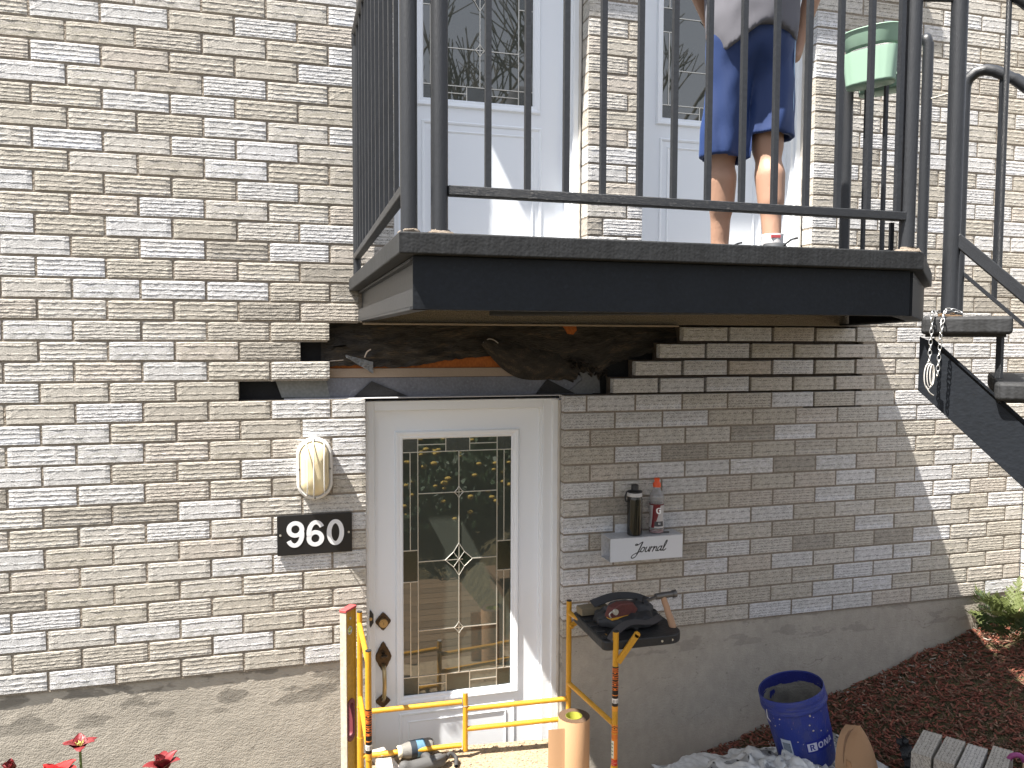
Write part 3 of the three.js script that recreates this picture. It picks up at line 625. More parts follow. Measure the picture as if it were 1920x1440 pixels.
{
  const sl = RISE / RUN;
  const n0 = sp(0.075, 0.03, 0), f0 = sp(0.09, 0.775, 0);
  mesh('newel_post', [rod([n0[0], 1.605, n0[2]], [n0[0], 2.66, n0[2]], 0.0245, 20)], M.blackSteel, nearR);
  mesh('bottom_rail', [bar(sp(0.085, 0.03, 1.85), sp(1.7, 0.03, 1.85 - sl * 1.615), 0.03, 0.036)], M.blackSteel, nearR);
  mesh('handrail', [pipe([sp(0.075, 0.03, 2.64), sp(0.1, 0.03, 2.67), sp(0.2, 0.03, 2.585), sp(1.7, 0.03, 2.585 - sl * 1.5)], 0.0215, 50, 14)], M.blackSteel, nearR);
  for (const s of [0.205, 0.33, 0.45, 0.57, 0.69]) { const p = sp(s, 0.03, 0); mesh('baluster', [rod([p[0], 1.86 - sl * (s - 0.085), p[2]], [p[0], 2.58 - sl * (s - 0.2), p[2]], 0.0078, 8)], M.blackSteel, nearR); }
  mesh('newel_post', [rod([f0[0], 1.605, f0[2]], [f0[0], 2.49, f0[2]], 0.0225, 20)], M.blackSteel, farR);
  mesh('bottom_rail', [bar(sp(0.1, 0.775, 1.8), sp(1.7, 0.775, 1.8 - sl * 1.6), 0.02, 0.014)], M.blackSteel, farR);
  mesh('handrail', [pipe([sp(0.09, 0.775, 2.48), sp(0.1, 0.775, 2.54), sp(0.155, 0.775, 2.568), sp(0.24, 0.775, 2.525), sp(0.4, 0.775, 2.38), sp(1.7, 0.775, 2.38 - sl * 1.3)], 0.022, 70, 14)], M.blackSteel, farR);
  for (const s of [0.215, 0.345, 0.475, 0.605]) { const p = sp(s, 0.775, 0); mesh('baluster', [bx(p[0] - 0.007, p[0] + 0.007, 1.8 - sl * (s - 0.1), 2.54 - sl * (s - 0.2), p[2] - 0.007, p[2] + 0.007)], M.blackSteel, farR); }
  mesh('tie_bar', [rod([1.867, 2.575, ZR], [n0[0], 2.575, n0[2]], 0.006, 8)], M.blackSteel, nearR);
  mesh('gate_hook', [rod([RA[0], 2.5, RA[1]], [f0[0], 2.505, f0[2]], 0.004, 8)], M.lead, farR);
  mesh('weld_rust', [foot(n0[0], 1.605, n0[2], 0.034)], M.rust, nearR);
}

// ---------- chain on the stairs ----------
{
  const ch = thing('chain', 'silver chain with a wire loop hanging over the top stair tread', 'chain');
  const steel = phys([0.55, 0.55, 0.54], 0.35, { metalness: 0.9 });
  const link = new THREE.TorusGeometry(0.0072, 0.0019, 6, 14).scale(0.7, 1.25, 1);
  const run = (pts, n) => {
    const c = new THREE.CatmullRomCurve3(pts.map((p) => V3(...p)));
    for (let i = 0; i < n; i++) {
      const p = c.getPointAt((i + 0.5) / n), t = c.getTangentAt((i + 0.5) / n), m = new THREE.Mesh(link, steel);
      m.quaternion.setFromUnitVectors(V3(0, 1, 0), t); m.rotateY((i % 2) * Math.PI / 2 + 0.5); m.position.copy(p); m.name = 'link'; m.castShadow = true; ch.add(m);
    }
  };
  const base = sp(0.03, -0.045, 0), b2 = sp(0.058, -0.045, 0);
  run([[...sp(0.05, 0.0, 1.62)], [base[0], 1.615, base[2]], [base[0], 1.58, base[2]], [base[0] - 0.006, 1.45, base[2]]], 13);
  run([[...sp(0.11, 0.0, 1.617)], [...sp(0.07, -0.02, 1.625)], [b2[0], 1.58, b2[2]], [b2[0] - 0.006, 1.5, b2[2]], [b2[0] - 0.012, 1.42, b2[2]]], 16);
  const w = [base[0] - 0.006, 1.42, base[2] + 0.004];
  const loop = [];
  for (let k = 0; k < 3; k++) { const q = []; for (let i = 0; i <= 20; i++) { const t = (i / 20) * Math.PI * 2; q.push([w[0] - 0.004 + (0.016 - 0.004 * k) * Math.sin(t) + 0.004 * k, w[1] + 0.002 * k + (0.04 - 0.004 * k) * Math.cos(t), w[2] + 0.003 * k]); } loop.push(pipe(q, 0.0016, 60, 6)); }
  loop.push(pipe([[w[0] - 0.012, w[1] - 0.03, w[2]], [w[0] - 0.002, w[1] - 0.05, w[2] + 0.004], [w[0] + 0.014, w[1] - 0.06, w[2] + 0.004]], 0.0016, 12, 6));
  mesh('wire_loop', loop, std([0.62, 0.6, 0.56], 0.45), ch);
}

// ---------- green rail planter ----------
{
  const mid = [(RA[0] + RB[0]) / 2, (RA[1] + RB[1]) / 2], ang = Math.atan2(RB[0] - RA[0], RB[1] - RA[1]);
  const pl = thing('planter', 'pale green plastic planter straddling the balcony rail', 'planter', [mid[0] - 0.025, RT - 0.028, mid[1] - 0.03], ang); pl.scale.set(0.76, 0.72, 0.56);
  const green = phys([0.25, 0.385, 0.3], 0.5, { bumpMap: grainFine, bumpScale: 0.0004 });
  // two lobes, inner and outer, hollow; local z along the rail, x across
  const lobe = (sx) => {
    const P = [], I = [], rows = [[0.0, 0.86], [0.02, 0.87], [0.1, 0.93], [0.17, 0.99], [0.195, 1.0]], N = 48;
    const ring = (k) => { const out = []; for (let i = 0; i < N; i++) { const t = (i / N) * Math.PI * 2, c = Math.cos(t), s = Math.sin(t), e = 0.72; const rib = Math.abs(s) < 0.75 ? 0 : 0; let x = 0.068 * Math.sign(c) * Math.abs(c) ** e, z = 0.2 * Math.sign(s) * Math.abs(s) ** e; if (c * sx > 0.6) x -= sx * 0.004 * Math.max(0, Math.sin(z * 95)); out.push([x * k, z * k]); } return out; };
    for (const [y, k] of rows) for (const [x, z] of ring(k)) P.push(sx * 0.088 + x, y - 0.2, z);
    for (let r = 0; r < rows.length - 1; r++) for (let i = 0; i < N; i++) { const a = r * N + i, b = r * N + ((i + 1) % N); I.push(a, a + N, b + N, a, b + N, b); }
    const c0 = P.length / 3; P.push(sx * 0.088, -0.2, 0); for (let i = 0; i < N; i++) I.push(c0, i, (i + 1) % N);
    const g = new THREE.BufferGeometry(); g.setAttribute('position', new THREE.Float32BufferAttribute(P, 3)); g.setIndex(I); g.computeVertexNormals(); return g;
  };
  mesh('trough', lobe(-1), green, pl); mesh('trough', lobe(1), green, pl);
  // flared upper rim joining both troughs
  const P = [], I = [], N = 64, rows = [[-0.012, 0.9], [0.0, 1.0], [0.075, 1.1], [0.083, 1.15], [0.088, 1.15], [0.088, 1.1], [0.01, 0.97]];
  for (const [y, k] of rows) for (let i = 0; i < N; i++) { const t = (i / N) * Math.PI * 2, c = Math.cos(t), s = Math.sin(t); P.push(0.155 * k * Math.sign(c) * Math.abs(c) ** 0.7, y, 0.205 * k * Math.sign(s) * Math.abs(s) ** 0.7); }
  for (let r = 0; r < rows.length - 1; r++) for (let i = 0; i < N; i++) { const a = r * N + i, b = r * N + ((i + 1) % N); I.push(a, a + N, b + N, a, b + N, b); }
  const g = new THREE.BufferGeometry(); g.setAttribute('position', new THREE.Float32BufferAttribute(P, 3)); g.setIndex(I); g.computeVertexNormals();
  mesh('rim', g.translate(0, 0.022, 0), green, pl);
  mesh('saddle', rbx(-0.035, 0.035, 0.0225, 0.03, -0.19, 0.19, 0.003), green, pl);
}

// ---------- person on the balcony ----------
{
  const sst2 = (a, b, x) => { const t = Math.max(0, Math.min(1, (x - a) / (b - a))); return t * t * (3 - 2 * t); };
  // joints in metres, y from the slab; the figure faces the doors (-z) and stands about (1.68, 1.08)
  const per = thing('person', 'person in grey T-shirt and blue shorts standing on the balcony, back turned', 'person', [1.67, SL.top, 1.085], -0.12); per.scale.setScalar(0.93);
  const J = {
    pel: [0, 0.93, 0], hipL: [-0.08, 0.9, 0], kneeL: [-0.066, 0.49, -0.1], ankL: [-0.042, 0.09, -0.16],
    hipR: [0.095, 0.9, 0], kneeR: [0.1, 0.5, -0.03], ankR: [0.105, 0.1, 0.02],
    waist: [0, 1.08, 0.0], chest: [0, 1.3, -0.01], neck: [0, 1.48, -0.01], head: [0, 1.62, -0.035],
    shL: [-0.19, 1.42, 0], elL: [-0.2, 1.17, -0.1], wrL: [-0.06, 1.06, -0.26],
    shR: [0.19, 1.42, 0], elR: [0.275, 1.16, 0.02], wrR: [0.235, 0.95, -0.03],
  };
  const bones = [['hipL', 'kneeL', 0.085, 0.056], ['kneeL', 'ankL', 0.054, 0.036], ['hipR', 'kneeR', 0.085, 0.056], ['kneeR', 'ankR', 0.054, 0.036],
    ['shL', 'elL', 0.05, 0.04], ['elL', 'wrL', 0.04, 0.027], ['shR', 'elR', 0.05, 0.04], ['elR', 'wrR', 0.041, 0.027], ['neck', 'head', 0.055, 0.06]];
  const calf = [[[-0.062, 0.37, -0.098], [-0.055, 0.27, -0.11], 0.052, 0.042], [[0.1, 0.37, 0.002], [0.103, 0.27, 0.012], 0.053, 0.042]];
  const feet = [[[-0.042, 0.045, -0.14], [-0.06, 0.032, -0.345], 0.042, 0.03], [[0.105, 0.045, 0.045], [0.125, 0.032, -0.16], 0.042, 0.03]];
  const E = (x, y, z, c, r) => (Math.hypot((x - c[0]) / r[0], (y - c[1]) / r[1], (z - c[2]) / r[2]) - 1) * Math.min(...r);
  const torso = (x, y, z, k = 0) => smin(smin(E(x, y, z, J.pel, [0.165 + k, 0.15, 0.12 + k]), E(x, y, z, J.waist, [0.15 + k, 0.17, 0.11 + k]), 0.08), E(x, y, z, J.chest, [0.195 + k, 0.2, 0.125 + k]), 0.1);
  // fingers of both hands, lightly curled
  const fingers = [];
  for (const [w, sx, dir] of [[J.wrL, -1, [0.75, 0.2, -0.35]], [J.wrR, 1, [-0.25, -0.95, -0.15]]]) {
    const d = V3(...dir).normalize(), side = V3(0, 0, 1).cross(d).normalize(), nrm = d.clone().cross(side);
    const palm0 = V3(...w), palm1 = palm0.clone().addScaledVector(d, 0.085);
    fingers.push([palm0.toArray(), palm1.toArray(), 0.026, 0.03]);
    [0.075, 0.085, 0.08, 0.062].forEach((L, i) => {
      const a = palm1.clone().addScaledVector(nrm, (i - 1.5) * 0.019), b = a.clone().addScaledVector(d, L * 0.5).addScaledVector(side, -sx * 0.008), c = b.clone().addScaledVector(d, L * 0.4).addScaledVector(side, -sx * 0.03);
      fingers.push([a.toArray(), b.toArray(), 0.0095, 0.0088], [b.toArray(), c.toArray(), 0.0088, 0.0075]);
    });
    const th = palm0.clone().addScaledVector(d, 0.03).addScaledVector(nrm, -0.026), t1 = th.clone().addScaledVector(d, 0.03).addScaledVector(nrm, -0.022), t2 = t1.clone().addScaledVector(d, 0.03).addScaledVector(nrm, -0.004);
    fingers.push([th.toArray(), t1.toArray(), 0.012, 0.0105], [t1.toArray(), t2.toArray(), 0.0105, 0.009]);
  }
  const near = (list) => list.map(([A, B, a, b]) => [A, B, a, b]);
  const B0 = bones.map(([a, b, ra, rb]) => [J[a], J[b], ra, rb]);
  const body = (x, y, z) => {
    let s = torso(x, y, z);
    for (const [A, B, a, b] of B0) s = smin(s, capsule(x, y, z, A, B, a, b), 0.035);
    for (const [A, B, a, b] of calf) s = smin(s, capsule(x, y, z, A, B, a, b), 0.04);
    for (const [A, B, a, b] of feet) s = smin(s, capsule(x, y, z, A, B, a, b), 0.03);
    s = smin(s, E(x, y, z, J.head, [0.078, 0.115, 0.098]), 0.03);
    s = smin(s, capsule(x, y, z, [0, 1.605, -0.125], [0, 1.58, -0.142], 0.012, 0.016), 0.015);
    for (const q of [-1, 1]) s = smin(s, E(x, y, z, [q * 0.08, 1.6, -0.03], [0.014, 0.032, 0.02]), 0.008);
    if (y < 1.2 && y > 0.7 && (x > 0.14 || z < -0.17)) for (const [A, B, a, b] of fingers) s = smin(s, capsule(x, y, z, A, B, a, b), 0.006);
    return s;
  };
  const skin = phys([0.38, 0.225, 0.155], 0.55, { bumpMap: grainFine, bumpScale: 0.0006, sheen: 0.2 });
  const bodyGeo = join([isoMesh(body, [-0.32, -0.02, -0.4], [0.32, 1.78, 0.2], 0.0115)]);
  mesh('body', bodyGeo, skin, per);
  // shorts: loose legs to the knee, folds at hem
  const hemL = 0.445, hemR = 0.525;
  const shorts = (x, y, z) => {
    const fold = 0.005 * n3(x * 12, y * 5, z * 12) + 0.0045 * Math.sin(Math.atan2(z + 0.03, Math.abs(x) - 0.1) * 5 + y * 5) * sst2(0.85, 0.6, y);
    let s = E(x, y, z, [0.005, 0.93, 0.0], [0.168, 0.17, 0.14]);
    const kl = capsule(x, y, z, [-0.076, 0.88, 0.0], [-0.072, 0.3, -0.1], 0.092, 0.09), kr = capsule(x, y, z, [0.09, 0.88, 0.005], [0.104, 0.3, -0.03], 0.092, 0.1);
    s = smin(s, Math.min(kl, kr), 0.045) + fold;
    const hem = x < 0.012 ? hemL + 0.05 * (z + 0.1) - 0.12 * (x + 0.1) : hemR + 0.06 * z - 0.05 * (x - 0.1);
    const inner = Math.min(kl, kr) + fold + 0.02;
    return Math.max(s, hem - y, y - 0.985, y < hem + 0.05 ? -inner : -1);
  };
  const shortsMat = phys([0.009, 0.03, 0.118], 0.62, { sheen: 0.4, sheenColor: rgb(0.1, 0.2, 0.5), bumpMap: grainFine, bumpScale: 0.0008 });
  const sh = mesh('shorts', isoMesh(shorts, [-0.24, 0.4, -0.26], [0.25, 1.01, 0.18], 0.008), shortsMat, per);
  const pipeMat = std([0.35, 0.5, 0.7], 0.6);
  mesh('side_piping', [pipe([[0.146, 0.95, 0.081], [0.156, 0.85, 0.072], [0.161, 0.74, 0.06], [0.168, 0.62, 0.047], [0.172, 0.53, 0.04]], 0.003, 30, 6)], pipeMat, sh);
  const shirt = (x, y, z) => {
    const fold = 0.005 * n3(x * 6, y * 5, z * 6) + 0.0016 * n3(x * 16, y * 10, z * 14);
    let s = smin(E(x, y, z, [0.004, 1.04, 0.005], [0.186, 0.4, 0.17]), E(x, y, z, [0, 1.32, -0.005], [0.222, 0.2, 0.15]), 0.1);
    s = smin(s, capsule(x, y, z, J.shL, [-0.24, 1.22, -0.025], 0.075, 0.07), 0.05); s = smin(s, capsule(x, y, z, J.shR, [0.262, 1.22, 0.015], 0.075, 0.07), 0.05);
    const hem = 0.885 + 0.03 * Math.cos(x * 9) - 0.62 * Math.max(0, -x - 0.02) - 0.1 * Math.max(0, x - 0.06);
    return Math.max(s + fold, hem - y, y - 1.49, 1.2 - y - (Math.abs(x) > 0.235 ? 0 : 9));
  };
  const shirtMat = std([0.12, 0.12, 0.14], 0.9, { bumpMap: grainFine, bumpScale: 0.0008 });
  mesh('shirt', isoMesh(shirt, [-0.36, 0.7, -0.22], [0.36, 1.52, 0.22], 0.0105), shirtMat, per);
  // hair, shoes, socks
  mesh('hair', isoMesh((x, y, z) => Math.max(E(x, y, z, [0, 1.64, -0.02], [0.092, 0.115, 0.108]) + 0.004 * n3(x * 40, y * 40, z * 40), -(z + 0.055) > 0 && y < 1.66 ? 0.02 : -1, 1.555 - y), [-0.12, 1.5, -0.16], [0.12, 1.78, 0.12], 0.01), std([0.03, 0.022, 0.016], 0.8), per);
  const shoeMat = std([0.03, 0.034, 0.04], 0.7, { bumpMap: grain, bumpScale: 0.002 });
  for (const [A, B] of feet) {
    const so = mesh('shoe', isoMesh((x, y, z) => Math.max(smin(capsule(x, y, z, [A[0], 0.045, A[2]], [B[0], 0.036, B[2] - 0.035], 0.05, 0.043), capsule(x, y, z, [A[0], 0.07, A[2] - 0.005], [A[0], 0.085, A[2] - 0.01], 0.043, 0.041), 0.03), 0.012 - y, y - 0.095), [A[0] - 0.09, -0.01, B[2] - 0.11], [A[0] + 0.1, 0.13, A[2] + 0.1], 0.008), shoeMat, per);
    mesh('sole', isoMesh((x, y, z) => Math.max(capsule(x, y, z, [A[0], 0.03, A[2]], [B[0], 0.03, B[2] - 0.035], 0.054, 0.047), Math.abs(y - 0.012) - 0.011), [A[0] - 0.09, -0.02, B[2] - 0.11], [A[0] + 0.1, 0.06, A[2] + 0.1], 0.008), std([0.5, 0.5, 0.5], 0.8), so);
    mesh('heel_tab', [pipe([[A[0] + 0.01, 0.075, A[2] + 0.035], [A[0] + 0.03, 0.1, A[2] + 0.07], [A[0] + 0.055, 0.108, A[2] + 0.08]], 0.004, 12, 6)], shoeMat, so);
    mesh('logo', [bx(A[0] - 0.035, A[0] - 0.012, 0.055, 0.078, A[2] + 0.034, A[2] + 0.047)], std([0.08, 0.35, 0.65], 0.6), so);
  }
  const socks = lathe([[0.041, 0.075], [0.043, 0.1], [0.0425, 0.122], [0.0445, 0.132], [0.041, 0.133]], 20);
  mesh('sock', socks.clone().translate(0.105, 0, 0.022), std([0.62, 0.6, 0.6], 0.95), per); mesh('sock', socks.clone().translate(-0.042, -0.03, -0.158), std([0.62, 0.6, 0.6], 0.95), per);
  mesh('sock_band', [bx(0.08, 0.118, 0.115, 0.126, 0.058, 0.0655)], std([0.4, 0.06, 0.07], 0.9), per);
}

// ---------- wall lamp ----------
{
  const L = thing('wall_lamp', 'oval bulkhead wall lamp with cream lens above the house number', 'lamp', [0.112, 0.932, 0]);
  const stadium = (w, h) => { const p = []; for (let i = 0; i < 40; i++) { const t = (i / 40) * Math.PI * 2, r = w; p.push([r * Math.cos(t), r * Math.sin(t) + Math.sign(Math.sin(t)) * (h - w)]); } return p; };
  const whiteP = phys([0.68, 0.67, 0.65], 0.4, {});
  mesh('back_plate', extrude(stadium(0.076, 0.138), 0.034, 0.005).translate(0, 0, 0.002), whiteP, L);
  const P = [], I = [], N = 48, K = 10;
  for (let k = 0; k <= K; k++) { const a = (k / K) * Math.PI / 2, s = Math.cos(a) ** 0.8, z = 0.041 + 0.052 * Math.sin(a); for (let i = 0; i < N; i++) { const t = (i / N) * Math.PI * 2; P.push(0.064 * s * Math.cos(t), 0.064 * s * Math.sin(t) + Math.sign(Math.sin(t)) * (0.124 - 0.064) * (0.35 + 0.65 * s), z); } }
  for (let k = 0; k < K; k++) for (let i = 0; i < N; i++) { const a = k * N + i, b = k * N + ((i + 1) % N); I.push(a, b, b + N, a, b + N, a + N); }
  const g = new THREE.BufferGeometry(); g.setAttribute('position', new THREE.Float32BufferAttribute(P, 3)); g.setIndex(I); g.computeVertexNormals();
  mesh('lens', g, phys([0.7, 0.6, 0.38], 0.3, { clearcoat: 0.4, clearcoatRoughness: 0.25 }), L);
  const cage = mesh('cage', [pipe([...stadium(0.072, 0.132).map(([x, y]) => [x, y, 0.046])], 0.0045, 80, 8, true)], whiteP, L);
  for (const x of [-0.034, -0.006, 0.04]) { const h = 0.131 - Math.abs(x) * 0.25; mesh('cage_wire', [pipe([[x * 1.1, h, 0.046], [x * 1.05, h * 0.9, 0.078], [x, h * 0.6, 0.1], [x * 0.98, 0, 0.105], [x, -h * 0.6, 0.1], [x * 1.05, -h * 0.9, 0.078], [x * 1.1, -h, 0.046]], 0.0028, 40, 7)], whiteP, cage); }
  for (const [x, y] of [[-0.07, 0], [0.07, 0], [0, -0.133], [0, 0.133]]) mesh('clip', [rod([x, y, 0.04], [x, y, 0.05], 0.0045, 8)], M.blackSteel, L);
}
// ---------- house number ----------
{
  const s = thing('house_number', 'black house number plaque with white digits 960 below the lamp', 'sign', [-0.0575, 0.531, 0.004], 0);
  mesh('plaque', rbx(0, 0.337, 0, 0.186, 0, 0.009, 0.002), phys([0.012, 0.012, 0.013], 0.35), s);
  // plain grotesque digits drawn as even strokes
  const W = 0.0212, rx = 0.0288;
  const stroke = (pts, closed) => {
    const n = pts.length, L = [], Rr = [];
    for (let i = 0; i < n; i++) {
      const p = pts[closed ? (i + n - 1) % n : Math.max(0, i - 1)], q = pts[closed ? (i + 1) % n : Math.min(n - 1, i + 1)], d = Math.hypot(q[0] - p[0], q[1] - p[1]) || 1;
      const nx = (-(q[1] - p[1]) / d) * W / 2, ny = ((q[0] - p[0]) / d) * W / 2;
      L.push([pts[i][0] + nx * (1 - 0.0), pts[i][1] + ny * 0.88]); Rr.push([pts[i][0] - nx, pts[i][1] - ny * 0.88]);
    }
    const out = []; for (let i = 0; i < (closed ? n : n - 1); i++) { const j = (i + 1) % n; out.push(extrude([L[i], L[j], Rr[j], Rr[i]], 0.0015)); } return out;
  };
  const arc = (cx, cy, a, b, t0, t1, n = 40) => { const p = []; for (let i = 0; i <= n; i++) { const t = t0 + ((t1 - t0) * i) / n; p.push([cx + a * Math.cos(t), cy + b * Math.sin(t)]); } return p; };
  const bowl = arc(0, -0.0235, rx, 0.0285, 0, Math.PI * 2 * 0.98, 48), hook = arc(0.0035, 0.0, 0.0322, 0.0515, 0.62, Math.PI + 0.2, 34);
  const six = [...stroke(bowl, true), ...stroke(hook, false).map((g) => g.scale(1, 1, 1.3))], zero = stroke(arc(0, 0, rx, 0.0515, 0, Math.PI * 2 * 0.98, 56), true);
  const digitMat = phys([0.75, 0.76, 0.78], 0.45);
  mesh('digit', join(six.map((g) => g.clone())).rotateZ(Math.PI).translate(0.081, 0.096, 0.009), digitMat, s);
  mesh('digit', join(six.map((g) => g.clone())).translate(0.17, 0.096, 0.009), digitMat, s);
  mesh('digit', join(zero).translate(0.261, 0.096, 0.009), digitMat, s);
  for (const [x, y] of [[0.014, 0.095], [0.322, 0.093]]) mesh('screw', [rod([x, y, 0.009], [x, y, 0.0115], 0.005, 12)], M.lead, s);
}
// ---------- newspaper holder and what stands on it ----------
{
  const box = thing('newspaper_holder', 'white metal newspaper holder lettered Journal on the shaded bricks', 'holder', [1.536, 0.415, 0.006]);
  const wm = phys([0.7, 0.71, 0.73], 0.4, { map: scuff });
  mesh('tube', [rbx(0, 0.4, 0, 0.0025, 0, 0.118, 0.001), rbx(0, 0.4, 0.1175, 0.12, 0, 0.118, 0.001), rbx(0, 0.4, 0.0026, 0.1174, 0.1155, 0.118, 0.001), rbx(0, 0.4, 0.0026, 0.1174, 0.0005, 0.003, 0.001)], wm, box);
  mesh('bracket', [rbx(0.075, 0.22, 0.1201, 0.163, 0, 0.003, 0.001), rod([0.093, 0.145, 0.003], [0.093, 0.145, 0.006], 0.005, 12)], wm, box);
  mesh('inner_stop', [rod([0.05, 0.06, 0.06], [0.052, 0.06, 0.06], 0.053, 24)], M.blackSteel, box);
  const t = canvasTex(640, 192, (c, w, h) => {
    c.fillStyle = '#e6e8ec'; c.fillRect(0, 0, w, h); c.strokeStyle = c.fillStyle = '#15161a'; c.lineCap = c.lineJoin = 'round';
    c.translate(205, 124); c.transform(1.12, 0, -0.4, 1.12, 0, 0);
    const S = (pts, lw) => { c.lineWidth = lw * 1.25; c.beginPath(); c.moveTo(pts[0][0], pts[0][1]); for (let i = 1; i + 2 < pts.length + 0; i += 3) c.bezierCurveTo(pts[i][0], pts[i][1], pts[i + 1][0], pts[i + 1][1], pts[i + 2][0], pts[i + 2][1]); c.stroke(); };
    S([[8, -58], [-6, -70], [-16, -52], [0, -52], [20, -52], [26, -72], [44, -74], [40, -50], [34, 0], [28, 22], [22, 44], [-6, 50], [-8, 32], [-9, 14], [26, 6], [48, -4]], 5.5); S([[43, -70], [39, -45], [34, 0], [29, 18]], 8);
    S([[66, -34], [46, -34], [44, 0], [60, 0], [78, 0], [80, -34], [66, -34]], 6); S([[70, -30], [78, -26], [84, -28], [90, -32]], 4);
    S([[90, -34], [86, -10], [84, 0], [96, 0], [108, 0], [112, -14], [114, -34]], 6); S([[114, -34], [111, -14], [110, 0], [124, -2]], 6);
    S([[126, -34], [124, -20], [122, -8], [121, 0]], 7); S([[123, -14], [126, -30], [138, -36], [146, -30]], 5);
    S([[152, -34], [150, -20], [148, -8], [147, 0]], 7); S([[149, -12], [156, -34], [172, -38], [172, -24], [171, -12], [168, 0], [180, -2]], 6);
    S([[210, -32], [192, -40], [182, -22], [184, -8], [187, 6], [206, 0], [210, -28]], 6); S([[211, -34], [208, -12], [207, 0], [220, -2]], 7);
    S([[222, -4], [232, -20], [246, -72], [236, -76], [226, -78], [222, -10], [232, 0], [240, 2], [246, -6], [250, -12]], 6);
  }, { wrap: false });
  const face = new THREE.PlaneGeometry(0.396, 0.1155).translate(0.2, 0.06, 0.1188);
  mesh('front_lettering', face, phys([0.86, 0.86, 0.86], 0.4, { map: t }), box);
  for (const [x, z, l, a] of [[0.305, 0.06, 0.04, 0.4], [0.33, 0.07, 0.03, -0.2], [0.28, 0.045, 0.025, 1.2]]) { const g = new THREE.CylinderGeometry(0.003, 0.004, l, 6).rotateZ(Math.PI / 2).rotateY(a); const m = mesh('twig_debris', g, std([0.05, 0.04, 0.035], 0.9), box); m.position.set(x, 0.1235, z); }
  const topY = 0.5352;
  const b1 = thing('water_bottle', 'black tumbler bottle with grey lid band and carry loop on the holder', 'bottle', [1.69, topY, 0.072]);
  const blk = phys([0.012, 0.012, 0.012], 0.16, { clearcoat: 0.5 });
  mesh('body', lathe([[0, 0], [0.036, 0], [0.039, 0.006], [0.039, 0.18], [0.037, 0.19], [0.0365, 0.198]], 36), blk, b1);
  mesh('collar_band', lathe([[0.037, 0.198], [0.0375, 0.2], [0.0375, 0.215], [0.036, 0.217]], 36), phys([0.55, 0.55, 0.55], 0.4), b1);
  const lid = mesh('lid', lathe([[0.036, 0.217], [0.037, 0.219], [0.036, 0.226], [0.02, 0.23], [0.019, 0.232], [0.0185, 0.255], [0.016, 0.258], [0, 0.258]], 36), std([0.02, 0.02, 0.02], 0.5), b1);
  mesh('carry_loop', [pipe([[-0.03, 0.228, 0.01], [-0.048, 0.226, 0.012], [-0.058, 0.2, 0.014], [-0.054, 0.178, 0.014], [-0.04, 0.176, 0.012]], 0.004, 30, 8)], std([0.02, 0.02, 0.02], 0.6), lid);
  const b2 = thing('drink_bottle', 'clear sports drink bottle with orange cap and red label on the holder', 'bottle', [1.818, topY, 0.06]);
  const clear = phys([0.75, 0.75, 0.76], 0.08, { transmission: 0.75, thickness: 0, ior: 1.4 });
  mesh('body', lathe([[0, 0.001], [0.036, 0.001], [0.0395, 0.008], [0.039, 0.03], [0.034, 0.08], [0.036, 0.125], [0.0375, 0.155], [0.0365, 0.17], [0.037, 0.185], [0.033, 0.205], [0.018, 0.228], [0.0165, 0.24]], 36), clear, b2);
  mesh('drink', lathe([[0, 0.003], [0.0375, 0.004], [0.038, 0.018], [0, 0.0185]], 30), phys([0.35, 0.01, 0.03], 0.1), b2);
  const lt = canvasTex(1024, 512, (c, w, h) => {
    c.fillStyle = '#b9b6b6'; c.fillRect(0, 0, w, h); c.fillStyle = '#5c0f1c'; c.fillRect(0, 0, w, 40); 
    for (const x of [256]) { c.fillStyle = '#6d1220'; c.beginPath(); c.moveTo(x - 130, 20); c.lineTo(x + 40, 20); c.lineTo(x - 20, 300); c.lineTo(x - 110, 512); c.lineTo(x - 180, 512); c.fill(); c.fillStyle = '#3b3b40'; c.fillRect(x - 100, 395, 220, 90); c.fillStyle = '#e9e9e9'; c.font = 'bold 46px sans-serif'; c.fillText('G2', x - 20, 450); c.font = 'bold 200px sans-serif'; c.fillStyle = '#f2f2f2'; c.fillText('G', x - 78, 250); }
    c.fillStyle = '#7a1a28'; c.fillRect(w * 0.6, 40, w * 0.3, h);
  }, { wrap: false });
  const lab = lathe([[0.0393, 0.032], [0.0346, 0.08], [0.0366, 0.125], [0.038, 0.154]], 48); lab.rotateY(Math.PI * 1.5 - 0.1);
  mesh('label', lab, phys([1, 1, 1], 0.4, { map: lt }), b2);
  const cap = mesh('cap', lathe([[0.0195, 0.238], [0.0205, 0.24], [0.02, 0.258], [0.014, 0.262], [0.013, 0.274], [0.0155, 0.276], [0.014, 0.284], [0, 0.286]], 30), phys([0.82, 0.1, 0.02], 0.4), b2);
}

